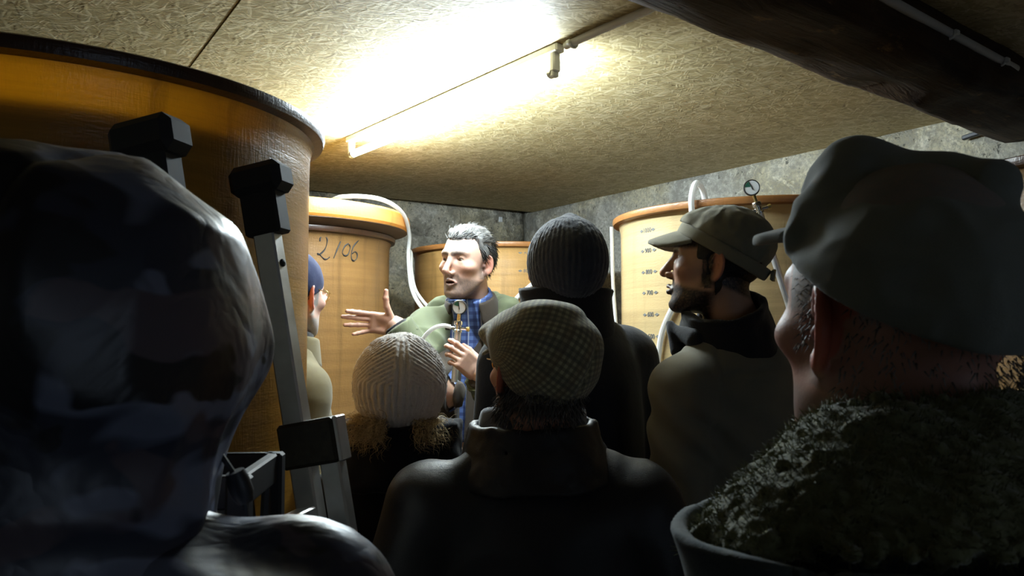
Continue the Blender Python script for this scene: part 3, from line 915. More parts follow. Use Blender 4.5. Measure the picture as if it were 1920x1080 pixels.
def crate(label, loc, yaw, h=.27):
    """vented black crate: corner posts, top and bottom bands, triangular lattice"""
    t = thing('bottle_crate', label, 'crate', loc, yaw, None)
    lx, ly = .17, .072
    def side(nm, p0, p1):
        p0 = np.array(p0); p1 = np.array(p1); d = p1-p0; L = np.linalg.norm(d); d /= L; nn = np.cross(d, V3(0, 0, 1)); R = np.stack([d, nn, V3(0, 0, 1)])
        m = MB(); c = (p0+p1)/2
        m.box(c+V3(0, 0, h-.016), (L/2, .006, .016), R, bev=.002); m.box(c+V3(0, 0, .02), (L/2, .006, .02), R, bev=.002)
        m.box(c+V3(0, 0, h*.55), (L/2, .004, .008), R)
        k = max(2, int(L/.055))
        for i in range(k):
            a = p0+d*(L*i/k)+V3(0, 0, .03); b = p0+d*(L*(i+.5)/k)+V3(0, 0, h-.03); e = p0+d*(L*(i+1)/k)+V3(0, 0, .03)
            for q0, q1 in ((a, b), (b, e)):
                m.tube([q0, q1], .0045, 5)
        m.build(nm, M['black_plastic'], t)
    side('side', (-lx, -ly, 0), (lx, -ly, 0)); side('side', (lx, ly, 0), (-lx, ly, 0))
    side('end', (lx, -ly, 0), (lx, ly, 0)); side('end', (-lx, ly, 0), (-lx, -ly, 0))
    MB().box((0, 0, .006), (lx, ly, .006), bev=.002).build('base', M['black_plastic'], t)
    for sx in (-1, 1):
        for sy in (-1, 1):
            MB().box((sx*lx, sy*ly, h/2), (.011, .011, h/2), bev=.003).build('corner_post', M['black_plastic'], t)
    return t
words = ['lowest, standing on the floor', 'second from the floor', 'third from the floor', 'fourth from the floor', 'topmost, showing past the hooded shoulder']
for k in range(5):
    crate('black vented plastic crate behind the hooded person, %s' % words[k], (-.435, .830, .2785*k), radians(4), .278)['group'] = 'stack of black crates'
# ------------------------------------------------------------------ people: bodies as one implicit surface each
EAR_A = radians(30)
EU = np.array([sin(EAR_A), -cos(EAR_A), -.12]); EU /= np.linalg.norm(EU)       # along the ear, front to back
EW = np.array([cos(EAR_A), sin(EAR_A), 0.0])                                   # out of the ear
EV = np.cross(EW, EU); EV = EV if EV[2] > 0 else -EV
EC = np.array([.0775, -.012, -.004])

def head_sdf(q, o):
    """head in its own axes: y forward, z up, origin between the ear canals"""
    op = o.get('open', 0.0); ps = flip(q)
    nz = o.get('nose', 1.0); jw = o.get('jaw', 1.0)
    d = s_ell(q, (0, -.014, .042), (.0765, .098, .086))
    d = smin(d, s_ell(q, (0, .030, -.012), (.0635*jw, .064, .085)), .03)
    d = smin(d, s_ell(q, (0, .042, -.066-op*.6), (.047*jw, .046, .040)), .025)
    d = smin(d, s_cap(ps, (.057*jw, -.004, -.044), (.023*jw, .066, -.092-op), .0155, .0165), .022)
    d = smin(d, s_ell(q, (0, .078, -.093-op), (.020, .018, .017)), .018)
    d = smin(d, s_ell(ps, (.046, .056, -.012), (.022, .025, .017)), .018)
    d = smin(d, s_cap(ps, (.008, .0865, .036), (.045, .068, .037), .0105, .009), .013)
    d = smax(d, -s_ell(ps, (.032, .101, .0185), (.021, .0245, .0135)), .013)
    lid = nrm(ps - np.array([.0315, .0695, .0165], np.float32)) - .0148
    lid = smin(lid, s_ell(ps, (.033, .074, .003), (.014, .010, .006)), .006)           # bag under the eye
    d = smin(d, lid, .004)
    eo = o.get('eye', .0042)
    d = smax(d, -s_ell(ps, (.0315, .0850, .0150), (.0138, .0125, eo)), .0025)
    d = smin(d, s_cap(q, (0, .088, .025), (0, .1125*(.5+.5*nz)+.004*(nz-1), -.0175-o.get('nlen', 0)), .0075, .0105), .011)
    d = smin(d, s_ell(q, (0, .1140+.010*(nz-1), -.0225-o.get('nlen', 0)), (.0115, .0115, .0100)), .006)
    d = smin(d, s_ell(ps, (.0132, .0995, -.0275-o.get('nlen', 0)*.5), (.0078, .0105, .0085)), .006)
    d = smax(d, -s_ell(ps, (.0064, .1075, -.0355), (.0038, .006, .0042)), .003)
    # mouth
    zc = -.0585
    d = smin(d, s_cap(ps, (.003, .1000, zc+.0055), (.0215, .0880, zc-.001-op*.3), .0062, .0030), .006)
    d = smin(d, s_cap(ps, (.0, .0985, zc-.0065-op), (.0195, .0870, zc-.002-op*.45), .0070, .0032), .006)
    d = smax(d, -s_ell(q, (0, .099, zc-op*.45), (.0185, .016, .0012+op*.55)), .003)
    fo = o.get('fold', .0035)
    d = smax(d, -(s_cap(ps, (.0185, .1035, -.027), (.036, .087, -.066-op*.4), o.get('foldr', .0022))), fo*2.2)
    d = smax(d, -s_cap(ps, (.0, .0995, -.0815-op), (.012, .0955, -.0805-op), .0035), .008)
    # ear
    r = (ps - EC.astype(np.float32))
    m = (np.abs(r).max(axis=1) < .075)
    e = np.full(len(q), .05, np.float32)
    if m.any() and o.get('ears', True):
        rr = r[m]; u = rr @ EU.astype(np.float32); v = rr @ EV.astype(np.float32); w = rr @ EW.astype(np.float32)
        uvw = np.stack([u, v, w], -1)
        a = s_ell(uvw, (.002, .003, -.001), (.0170, .0300, .0062))
        a = smax(a, -s_ell(uvw, (-.002, -.001, .0065), (.0095, .0145, .0075)), .003)
        k = np.sqrt(((u-.002)/.0160)**2 + ((v-.003)/.0290)**2)
        rim = np.sqrt(((k-1)*.019)**2 + (w-.0035)**2) - .0034
        rim = np.where((u < -.006) & (v < .008), .02, rim)
        a = smin(a, rim, .003)
        k2 = np.sqrt(((u-.003)/.0095)**2 + ((v+.001)/.0185)**2)
        ah = np.sqrt(((k2-1)*.0125)**2 + (w-.004)**2) - .0022
        ah = np.where(u < .0, .02, ah)
        a = smin(a, ah, .003)
        a = smin(a, s_ell(uvw, (-.004, -.0275, .001), (.0085, .0105, .0042)), .006)
        a = smin(a, s_ell(uvw, (-.0125, -.004, .002), (.004, .006, .005)), .004)
        a = smin(a, s_ell(uvw, (-.006, .0, -.008), (.014, .022, .010)), .004)
        e[m] = a
        d = smin(d, e, .004)
    return d

def head_paint(q, o):
    """skin colours that belong to the face itself: lips, brows, stubble, flush; plus light glow painted into an ear"""
    base = np.array(o.get('tone', (.58, .36, .26)), np.float32)
    ps = flip(q); n = len(q)
    c = np.tile(base, (n, 1))
    def lay(mask, col):
        nonlocal c
        c = c + (np.array(col, np.float32)-c)*mask[:, None]
    op = o.get('open', 0.0); zc = -.0585
    red = base*np.array([1.02, .72, .68], np.float32)
    def near(dist, r0, r1): return 1-sstep(r0, r1, dist)
    lay(.4*near(s_ell(ps, (.046, .062, -.018), (.02, .02, .016)), 0, .02), red)
    lay(.6*near(nrm(q-np.array([0, .115, -.024], np.float32)), .008, .022), red)
    ear = nrm(ps-np.array([.082, -.014, -.002], np.float32))
    lay(o.get('ear_flush_glow', .55)*near(ear, .025, .042)*(ps[:, 0] > .068), base*np.array([1.1, .52, .42], np.float32))  # ear flush; at full strength it paints light glowing through the ear
    lay(.5*near(nrm((ps-np.array([.032, .078, .006], np.float32))*np.array([1, 1, 1.5], np.float32)), .008, .02), base*np.array([.72, .58, .6], np.float32))
    hc = np.array(o.get('hair', (.10, .095, .09)), np.float32)
    jit = .5+.5*noise(q*420, 3)
    st = o.get('stubble', 0.0)
    if st:
        z = q[:, 2]; y = q[:, 1]; x = ps[:, 0]
        reg = sstep(-.036-.35*np.maximum(x-.03, 0), -.052-.30*np.maximum(x-.03, 0), z)*sstep(-.02, .01, y)
        if st > .8:
            reg = np.maximum(reg*1.0, 0)
        reg = np.maximum(reg, sstep(-.030, -.040, z)*(x < .03)*(y > .07))
        sb = sstep(.045, .06, x)*sstep(.028, .008, y)*sstep(-.012, .0, y)*(z < .03)*(z > -.05)
        reg = np.maximum(reg, sb)*sstep(-.150, -.112, z-.5*np.minimum(y-.05, 0)*0)*sstep(-.03, .02, y+.25*(z+.10)+.02)
        lay(np.clip(st*reg*(.75+.5*jit), 0, 1), o.get('stubble_col', tuple(hc)))
    lipm = np.minimum(s_cap(ps, (.003, .0995, zc+.0045), (.0215, .0880, zc-.001-op*.3), .0052, .0022), s_cap(ps, (.0, .0975, zc-.0065-op), (.020, .0865, zc-.002-op*.45), .0058, .0024))
    lay(.75*near(lipm, .0, .0022), base*np.array([.84, .56, .52], np.float32))
    lay(near(s_ell(q, (0, .094, zc-op*.45), (.020, .012, .0012+op*.5)), -.001, .0012), (.06, .018, .014))
    brow = s_cap(ps, (.013, .095, .0345), (.044, .075, .040), .0075, .0045)
    lay(np.clip(o.get('brow', .8)*near(brow, .0, .004)*(.6+.6*jit), 0, 1), hc)
    if 'scalp' in o:       # short hair on the skull
        z = q[:, 2]; y = q[:, 1]
        m = sstep(.0, .012, z - o['scalp'](q))*np.where((ps[:, 0] > .066) & (ear < .040), sstep(.030, .036, ear), 1)
        lay(np.clip(m*(.7+.5*jit), 0, 1), hc)
    return np.clip(c, 0, 1)

FINGERS = [(.0885, .0290, (.043, .026, .020), .0090), (.0915, .0095, (.047, .030, .021), .0092), (.0880, -.0110, (.043, .028, .021), .0087), (.0800, -.0295, (.034, .021, .018), .0077)]
def finger_chains(pose):
    out = []
    for (x, y, L, r), (sp, a, b, c) in zip(FINGERS, pose['f']):
        p = V3(x, y, 0); pts = [V3(.045, y*.75, 0), p]; ang = 0
        for l, t in zip(L, (a, b, c)):
            ang += radians(t)
            p = p + l*V3(cos(ang)*cos(radians(sp)), cos(ang)*sin(radians(sp)), -sin(ang)); pts.append(p)
        out.append((pts, [r*1.05, r*1.05, r, r*.92, r*.78]))
    p = V3(.016, .026, -.008); pts = [p]
    for (l, d) in zip((.044, .033, .026), pose['t']):
        d = V3(*d); d /= np.linalg.norm(d); p = p+d*l; pts.append(p)
    out.append((pts, [.0135, .0118, .0102, .0080]))
    return out
def hand_mesh(pose):
    ch = finger_chains(pose)
    def f(q):
        d = s_box(q, (.050, 0, .0), (.042, .039, .0135), .0130)
        d = smin(d, s_ell(q, (.034, .020, -.010), (.030, .018, .014)), .010)      # ball of the thumb
        d = smin(d, s_ell(q, (.040, -.026, -.007), (.034, .013, .011)), .008)
        z = q*np.array([1, 1, 1.35], np.float32)
        d = smin(d, s_cap(z, (pose.get('stub', -.07), 0, 0), (.018, 0, 0), .030, .0255), .014)
        fs = None
        for pts, rad in ch:
            g = None
            for i in range(len(pts)-1):
                s = s_cap(q, pts[i], pts[i+1], rad[i], rad[i+1]); g = s if g is None else smin(g, s, .003)
            for i in range(2, len(pts)-1):
                g = smin(g, nrm(q-pts[i].astype(np.float32))-rad[i]*1.06, .003)
            fs = g if fs is None else smin(fs, g, .0016)
        return smin(d, fs, .006)
    allp = np.vstack([np.array(c[0]) for c in ch]); lo = np.minimum(allp.min(0)-.02, (-.075, -.05, -.035)); hi = np.maximum(allp.max(0)+.02, (.1, .05, .03))
    P, F = net(f, [axis_steps((lo[k], hi[k], .0034)) for k in range(3)])
    tip = np.full(len(P), 1e9)
    for pts, rad in ch: tip = np.minimum(tip, nrm(P-np.array(pts[-1], np.float32)))
    palm = ((P[:, 2] < -.003)*1.0)
    return P, F, sstep(.022, .008, tip), palm
POSE_RELAX = dict(f=[(3, 18, 28, 15), (1, 22, 30, 16), (-1, 26, 32, 18), (-4, 30, 34, 18)], t=[(.72, .55, -.45), (.9, .25, -.40), (.95, .05, -.40)])
POSE_OPEN = dict(stub=-.012, f=[(3, 8, 10, 6), (1, 4, 8, 5), (-4, 8, 10, 6), (-15, 16, 16, 8)], t=[(.42, .86, -.28), (.22, .97, -.12), (.05, .99, .05)])
POSE_HOLD = dict(f=[(3, 26, 30, 18), (0, 34, 36, 20), (-2, 44, 40, 22), (-4, 52, 44, 24)], t=[(.60, .42, -.70), (.86, .20, -.50), (.95, .0, -.30)])
_hand_cache = {}
def get_hand(pose, key):
    if key not in _hand_cache: _hand_cache[key] = hand_mesh(pose)
    return _hand_cache[key]

def unit(v):
    v = np.array(v, float); return v/np.linalg.norm(v)

class Person:
    def __init__(s, label, loc, yaw, H, head, hyaw=0, hpitch=0, hroll=0, hs=1.0, face=None, joints=None, fine=.0045, group=None):
        s.root = thing('person', label, 'person', (loc[0], loc[1], 0), yaw, group)
        s.k = H/1.75; k = s.k; s.face = face or {}; s.hs = hs; s.hand = 1.0; s.fine = fine
        s.yaw = yaw; s.loc = V3(loc[0], loc[1], 0)
        s.hc = V3(*head) if head is not None else V3(0, .03, 1.62*k)
        s.hR = rot(hyaw, hpitch, hroll)
        J = dict(neck=V3(0, -.03, 1.475*k), chest=V3(0, 0, 1.27*k), pelvis=V3(0, 0, .95*k))
        for sd, sx in (('L', -1), ('R', 1)):
            J['sh'+sd] = V3(sx*.180*k, -.02, 1.415*k); J['el'+sd] = V3(sx*.235*k, -.03, 1.12*k); J['wr'+sd] = V3(sx*.225*k, .07, .88*k)
            J['hip'+sd] = V3(sx*.092*k, 0, .93*k); J['kn'+sd] = V3(sx*.105*k, .02, .50*k); J['an'+sd] = V3(sx*.115*k, -.02, .085*k)
            J['hf'+sd] = None; J['hb'+sd] = None; J['pose'+sd] = (POSE_RELAX, 'relax')
        J.update(joints or {})
        s.J = J
    # world -> local
    def to_local(s, p):
        q = np.array(p, float)-s.loc; c, n = cos(-s.yaw), sin(-s.yaw)
        return V3(c*q[0]-n*q[1], n*q[0]+c*q[1], q[2])
    def h2p(s, P):
        return (np.asarray(P)*s.hs) @ s.hR.T + s.hc
    def p2h(s, P):
        return (((P - s.hc) @ s.hR)/s.hs).astype(np.float32)
    def body_sdf(s, p):
        J = s.J; k = s.k
        d = s_ell(p, J['chest']+V3(0, 0, -.01), (.155*k, .105*k, .20*k))
        d = smin(d, s_ell(p, (J['chest']+J['pelvis'])/2, (.14*k, .10*k, .22*k)), .05)
        d = smin(d, s_ell(p, J['pelvis'], (.155*k, .11*k, .13*k)), .05)
        d = smin(d, s_cap(p, J['shL'], J['shR'], .055*k), .05)
        nk = s.h2p(np.array([[0, -.022, -.035]]))[0]
        d = smin(d, s_cap(p, J['neck']+V3(0, 0, -.03), nk, .060, .053), .035)
        for sd in 'LR':
            d = smin(d, s_cap(p, J['neck']+V3(0, 0, -.0), J['sh'+sd], .042, .045), .05)
            d = smin(d, s_cap(p, J['sh'+sd], J['el'+sd], .052*k, .042*k), .02)
            d = smin(d, s_cap(p, J['el'+sd], J['wr'+sd], .043*k, .028*k), .012)
            d = smin(d, s_cap(p, J['hip'+sd], J['kn'+sd], .082*k, .055*k), .025)
            d = smin(d, s_cap(p, J['kn'+sd], J['an'+sd], .056*k, .040*k), .015)
            a = J['an'+sd]
            d = smin(d, s_cap(p, a+V3(0, -.02, -.04), a+V3(0, .15, -.055), .035, .028), .03)
        m = nrm(p-s.hc.astype(np.float32)) < .23*s.hs
        if m.any():
            q = s.p2h(p[m]); hd = head_sdf(q, s.face)*s.hs
            d[m] = smin(d[m], hd, .018)
        return d
    def body(s, mat=None):
        h = s.hc; st = s.fine; b = .125*s.hs; bz = .15*s.hs
        xs = [v[0] for kk, v in s.J.items() if isinstance(v, np.ndarray)]; ys = [v[1] for kk, v in s.J.items() if isinstance(v, np.ndarray)]
        x0, x1 = min(min(xs)-.09, h[0]-b-.02), max(max(xs)+.09, h[0]+b+.02); y0, y1 = min(-.17, min(ys)-.09, h[1]-b-.02), max(.2, max(ys)+.09, h[1]+b+.02)
        ax = [axis_steps((x0, h[0]-b, .018), (h[0]-b, h[0]+b, st), (h[0]+b, x1, .018)),
              axis_steps((y0, h[1]-b, .018), (h[1]-b, h[1]+b, st), (h[1]+b, y1, .018)),
              axis_steps((-.02, h[2]-bz, .018), (h[2]-bz, h[2]+bz+.01, st))]
        P, F = net(s.body_sdf, ax, newton=2)
        q = s.p2h(P); col = head_paint(q, s.face)
        P = [P]; F = [F]; C = [col]; base = len(P[0])
        tone = np.array(s.face.get('tone', (.58, .36, .26)))
        for sd in 'LR':
            pose, key = s.J['pose'+sd]
            hp, hf, tip, palm = get_hand(pose, key)
            hp = hp.copy()
            if sd == 'L': hp[:, 1] *= -1; hf = hf[:, ::-1]
            fw = s.J['hf'+sd]; bk = s.J['hb'+sd]
            fw = unit(s.J['wr'+sd]-s.J['el'+sd]) if fw is None else unit(fw)
            bk = V3(-1 if sd == 'L' else 1, 0, 0) if bk is None else np.array(bk, float)
            bk = unit(bk-fw*bk.dot(fw)); th = np.cross(bk, fw)
            R = np.stack([fw, th, bk])
            P.append(((hp*s.hand) @ R + s.J['wr'+sd]).astype(np.float32)); F.append(hf+base); base += len(hp)
            c = np.tile(tone, (len(hp), 1)); red = tone*np.array([1.0, .72, .66])
            c = c+(red-c)*(.75*tip)[:, None]; c = c+(tone*np.array([1.06, .92, .88])-c)*(.6*palm)[:, None]
            C.append(np.clip(c, 0, 1))
        s.body_obj = mesh_obj('body', np.vstack(P), np.vstack(F).astype(np.int64), mat or M['skin'], s.root, col=np.vstack(C))
        # eyes
        gz = s.face.get('gaze', (0, 1, 0)); gz = unit(gz)
        for sx in (-1, 1):
            th = np.linspace(0, pi, 17); ph = np.linspace(0, 2*pi, 24, endpoint=False)
            u = np.cross(gz, (0, 0, 1)); u /= np.linalg.norm(u); w = np.cross(u, gz)
            vs = []; cs = []
            for t in th:
                for a in ph:
                    bulge = .0008*max(0, cos(t)-.86)/.14
                    vs.append((gz*cos(t)+(u*cos(a)+w*sin(a))*sin(t))*(.0126+bulge))
                    dgr = math.degrees(t)
                    cs.append((.01, .01, .01) if dgr < 11 else (s.face.get('iris', (.09, .07, .05)) if dgr < 29 else (.72, .66, .62)))
            fs = []
            for i in range(16):
                for j in range(24):
                    j2 = (j+1) % 24; fs.append((i*24+j, (i+1)*24+j, (i+1)*24+j2, i*24+j2))
            vs = s.h2p(np.array(vs)+np.array([sx*.0315, .0690, .0160]))
            mesh_obj('eye', vs, fs, M['eye'], s.body_obj, col=np.array(cs))
        return s.body_obj
    # clothes ------------------------------------------------------------
    def trousers(s, mat, waist=1.02):
        J = s.J; k = s.k
        def f(p):
            d = s_ell(p, J['pelvis']+V3(0, -.005, 0), (.172*k, .128*k, .15*k))
            for sd in 'LR':
                d = smin(d, s_cap(p, J['hip'+sd], J['kn'+sd], .098*k, .075*k), .03)
                d = smin(d, s_cap(p, J['kn'+sd], J['an'+sd]+V3(0, 0, -.02), .075*k, .068*k), .015)
            d = d + .006*noise(p*np.array([9, 9, 14], np.float32), 4)
            d = smax(d, p[:, 2]-waist*k, .01); d = smax(d, .055-p[:, 2], .008)
            return d
        P, F = net(f, [axis_steps((-.28*k, .28*k, .02)), axis_steps((-.2, .22, .02)), axis_steps((.02, 1.08*k, .022))])
        return mesh_obj('trousers', P, F, mat, s.root)
    def shoes(s, mat):
        for sd in 'LR':
            a = s.J['an'+sd]; a = V3(a[0], a[1], .085)
            def f(p):
                d = s_cap(p, a+V3(0, -.035, -.035), a+V3(0, .155, -.045), .048, .040)
                d = smin(d, s_cap(p, a+V3(0, 0, 0), a+V3(0, -.01, .05), .052, .050), .03)
                return smax(smax(d, .002-p[:, 2], .004), p[:, 2]-.13, .004)
            P, F = net(f, [axis_steps((a[0]-.07, a[0]+.07, .012)), axis_steps((a[1]-.11, a[1]+.22, .012)), axis_steps((-.01, .15, .012))])
            mesh_obj('shoe', P, F, mat, s.root)
    def jacket(s, mat, hem=.78, res=.010, fold=.006, bulk=1.0, sh=.078, fseed=0, ext=None, name='jacket', arm=1.0, fscale=1.0, cuff=True, label=None, bell=1.0, trap=1.0):
        J = s.J; k = s.k; B = bulk
        def f(p):
            d = s_ell(p, J['chest']+V3(0, -.012, -.01), (.185*k*B, .135*k*B, .25*k))
            d = smin(d, s_ell(p, J['pelvis']+V3(0, 0, .10), (.190*k*B*bell, .142*k*B*bell, .30*k)), .07)
            d = smin(d, s_cap(p, J['shL']*.92+J['shR']*.08+V3(0, 0, -.012), J['shR']*.92+J['shL']*.08+V3(0, 0, -.012), sh*k*B), .05)
            for sd in 'LR':
                d = smin(d, s_cap(p, J['neck']+V3(0, -.0, -.012), J['sh'+sd]+V3(0, 0, .012), .064, .052), .04)
            sl = None
            for sd in 'LR':
                w = J.get('cuff'+sd, J['wr'+sd]); e = J['el'+sd]; dr = unit(w-e)
                a = smin(s_cap(p, J['sh'+sd], e, .076*k*arm, .066*k*arm), s_cap(p, e, w, .064*k*arm, .050*k*arm), .018)
                wr = .004*np.sin(((p-e) @ dr.astype(np.float32))*95 + 2.5*noise(p*14, fseed+9)) * sstep(.13, .02, np.abs(nrm(p-e.astype(np.float32))-.03))
                a = a + wr
                if cuff: a = smax(a, (p-w.astype(np.float32)) @ dr.astype(np.float32) - .004, .008)
                sl = a if sl is None else np.minimum(sl, a)
            d = smin(d, sl, .022)
            if ext: d = ext(s, p, d)
            n1 = noise(p*np.array([7.5, 7.5, 5.0], np.float32)*fscale, fseed); n2 = noise(p*np.array([17, 17, 10], np.float32)*fscale, fseed+1)
            rd = np.abs(noise(p*np.array([8, 8, 4.5], np.float32)*fscale+3.3, fseed+2))
            d = d + fold*(.7*n1 + .4*n2 + 1.5*(rd-.3))
            d = smax(d, hem*k-p[:, 2], .012)
            # hollow at the neck so the collar opens
            d = smax(d, -s_cap(p, J['neck']+V3(0, .03, -.02), s.hc+V3(0, -.02, -.02), .066), .012)
            return d
        xs = [J[q][0] for q in ('shL', 'shR', 'elL', 'elR', 'wrL', 'wrR')]; ys = [J[q][1] for q in ('elL', 'elR', 'wrL', 'wrR', 'shL', 'shR')]; zs = [J[q][2] for q in ('elL', 'elR', 'wrL', 'wrR')]
        P, F = net(f, [axis_steps((min(min(xs)-.12*arm, -.25*k*B), max(max(xs)+.12*arm, .25*k*B), res)), axis_steps((min(min(ys)-.12, -.21*B), max(max(ys)+.12, .21*B), res)), axis_steps((min(hem*k-.03, min(zs)-.09), J['neck'][2]+.10, res))])
        return mesh_obj(name, P, F, mat, s.root, label=label)
    def ring(s, name, mat, parent, c0, c1, r0, r1, th=.006, gap=None, res=.006, disp=None, axis_tilt=None, sq=(1, 1), label=None, bulge=0.0, attrs=None, lip=0.0):
        """a collar: wall of a cone from centre c0 (bottom) to c1 (top); gap = half angle of the front opening"""
        c0 = V3(*c0); c1 = V3(*c1); L = np.linalg.norm(c1-c0); ax = (c1-c0)/L
        X = unit(np.cross(V3(0, 1, 0), ax)); Y = np.cross(ax, X)
        def f(p):
            q = p-c0.astype(np.float32); z = q @ ax.astype(np.float32); x = (q @ X.astype(np.float32))/sq[0]; y = (q @ Y.astype(np.float32))/sq[1]
            r = np.sqrt(x*x+y*y); t = np.clip(z/L, -.2, 1.2)
            rc = r0+(r1-r0)*t + bulge*np.sin(np.clip(t, 0, 1)*pi) + lip*sstep(.75, 1.05, t)
            d = np.abs(r-rc)*.92-th
            zz = z
            if gap:
                fr = np.arctan2(x, y)                    # 0 at the front (+y)
                d = smax(d, (gap-np.abs(fr))*r, .006)
            d = smax(smax(d, -zz, th*.9), zz-L, th*.9)
            if disp is not None: d = d+disp(p)
            return d
        R = max(r0, r1)*max(sq)+bulge+th+.03
        lo = np.minimum(c0, c1)-V3(R, R, .03); hi = np.maximum(c0, c1)+V3(R, R, .03)
        if abs(ax[2]) > .95: lo[2] = c0[2]-.035-R*.3*abs(ax[1]); hi[2] = c1[2]+.035+R*.3*abs(ax[1])
        else: lo[2] -= R*.5; hi[2] += R*.5
        P, F = net(f, [axis_steps((lo[i], hi[i], res)) for i in range(3)])
        return mesh_obj(name, P, F, mat, parent, label=label, attrs=attrs(P) if attrs else None)
    def headwear(s, name, mat, f, lo, hi, res=.005, parent=None, paint=None, attrs=None, label=None, newton=1):
        """f in head axes"""
        P, F = net(f, [axis_steps((lo[i], hi[i], res)) for i in range(3)], newton=newton)
        return mesh_obj(name, s.h2p(P), F, mat, parent or s.root, col=paint(P) if paint else None, attrs={k_: fn(P) for k_, fn in attrs.items()} if attrs else None, label=label)

def visor(q, y0, length, half, z0, droop, arch, th=.0028):
    """cap peak: a thin curved tongue starting at y0"""
    x, y, z = q.T
    t = (y-y0)
    zs = z0 - droop*t - arch*x*x - 1.2*np.maximum(t, 0)**2
    sl = np.abs(z-zs)*.85-th
    ed = np.sqrt((x/half)**2 + (np.maximum(t, 0)/length)**2)
    return smax(smax(sl, (ed-1)*min(half, length)*.8, .003), -t-.03, .003)

def strands(name, mat, roots, dirs, lens, rad, cols, parent, curl=0.0, grav=.5, seg=5, wav=.0, follow=None, sides=3):
    """tapered locks joined in one mesh"""
    vs = []; fs = []; cs = []
    for i in range(len(roots)):
        p = np.array(roots[i], float); d = unit(dirs[i]); L = lens[i]; st = L/seg
        u = unit(np.cross(d, V3(.3, .2, 1))); ph = random.random()*6.28
        ring0 = len(vs)
        for k in range(seg+1):
            t = k/seg
            w = np.cross(d, u)
            off = (u*cos(ph+curl*t*6.28)+w*sin(ph+curl*t*6.28))*wav*min(1, t*3)
            r = rad[i]*(1-.75*t) if k < seg else rad[i]*.12
            for a in range(sides):
                an = 6.28*a/sides
                vs.append(p+off+(u*cos(an)+w*sin(an))*r); cs.append(np.array(cols[i])*(.8+.4*t))
            d = unit(d+V3(0, 0, -grav)*st*8)
            if follow is not None: d = unit(follow(p, d))
            u = unit(u-d*u.dot(d)); p = p+d*st
        for k in range(seg):
            for a in range(sides):
                a2 = (a+1) % sides; b = ring0+k*sides
                fs.append((b+a, b+a2, b+sides+a2, b+sides+a))
        fs.append(tuple(ring0+a for a in range(sides-1, -1, -1))); fs.append(tuple(ring0+seg*sides+a for a in range(sides)))
    o = mesh_obj(name, vs, fs, mat, parent, col=np.clip(np.array(cs), 0, 1)); o['kind'] = 'stuff'
    return o

def fuzz(o, n, ln, rad, col, seed, parent, up=.0, name='pile', seg=2, spread=.5, zmin=-9, mat='hair'):
    me = o.data; k = len(me.vertices)
    co = np.empty(k*3, np.float32); me.vertices.foreach_get('co', co); co = co.reshape(-1, 3)
    nr = np.empty(k*3, np.float32); me.vertices.foreach_get('normal', nr); nr = nr.reshape(-1, 3)
    rr = np.random.default_rng(seed); i = np.flatnonzero(co[:, 2] > zmin); i = rr.choice(i, n)
    d = nr[i]+rr.normal(size=(n, 3))*spread+np.array([0, 0, up])
    t = rr.uniform(.6, 1.3, n)[:, None]
    return strands(name, M[mat], co[i]-nr[i]*.001, d, rr.uniform(*ln, n), np.full(n, rad), np.array(col)*t, parent, seg=seg, grav=.2)

def glasses(s, wire, lens=True, r=.021, name='glasses', half=.0315, zc=.012, yc=.098):
    g = MB()
    for sx in (-1, 1):
        ring = [s.h2p(np.array([[sx*half+r*1.08*cos(a), yc-.10*abs(r*cos(a))-.004, zc+r*.86*sin(a)]]))[0] for a in np.linspace(0, 2*pi, 25)]
        g.tube(ring, .0011, 6)
        arm = [s.h2p(np.array([[sx*x, y, z]]))[0] for x, y, z in ((half+r*1.05, yc-.008, zc+.006), (.0685, .085, zc+.007), (.0755, .05, zc+.007), (.0795, .0, zc+.012), (.081, -.022, zc+.004), (.079, -.030, -.010))]
        g.tube(spline(arm, 5), .0012, 6)
    g.tube([s.h2p(np.array([[x, yc-.002+.003*(1-(x/.0105)**2), zc+.006]]))[0] for x in np.linspace(-.0105, .0105, 7)], .0011, 6)
    o = g.build(name, wire, s.root)
    if lens:
        for sx in (-1, 1):
            m = MB(); 
            c = s.h2p(np.array([[sx*half, yc-.006, zc]]))[0]; n = s.hR @ V3(sx*.10, 1, 0)
            m.lathe([(.0002, .0014), (r*.86*s.hs, .0004), (r*.86*s.hs, -.0008), (.0002, .0002)], 20, c, n, closed=False)
            m.build('lens', M['glass'], o)
    return o
# ------------------------------------------------------------------ the people
M['camo'] = m_camo('wet_camouflage')
M['denim'] = m_cloth('faded_denim', (.065, .085, .095), .85, .4, 700, .2, .5, 14)
M['sherpa'] = m_cloth('green_sherpa', (.150, .155, .075), .95, .45, 260, .5, .8, 60)
M['cap_cotton'] = m_cloth('grey_green_cotton', (.215, .225, .205), .9, .18, 1100, .2, .25, 8)
M['cap_khaki'] = m_cloth('washed_khaki', (.185, .175, .125), .9, .25, 1000, .2, .3, 26)
M['khaki_jacket'] = m_cloth('khaki_canvas', (.155, .142, .104), .88, .18, 1000, .15, .3, 10)
M['black_fleece'] = m_cloth('black_fleece', (.012, .012, .015), .95, .3, 500, .25, .5, 30, .2)
M['navy_wool'] = m_cloth('dark_wool', (.009, .010, .014), .95, .3, 600, .12, .5, 20, .15)
M['waxed'] = m_cloth('waxed_cotton', (.016, .015, .016), .52, .35, 500, .0, .35, 16, .35)
M['coat_black'] = m_cloth('black_wool_coat', (.008, .008, .011), .95, .3, 600, .1, .5, 20, .15)
M['parka'] = m_cloth('olive_parka', (.090, .104, .060), .88, .25, 1000, .08, .3, 12)
M['olive'] = m_cloth('olive_canvas', (.125, .100, .045), .88, .2, 1000, .15, .3, 12)
M['cord'] = m_cloth('brown_corduroy', (.045, .034, .026), .9, .3, 500, .1, .4, 20)
M['plaid'] = None
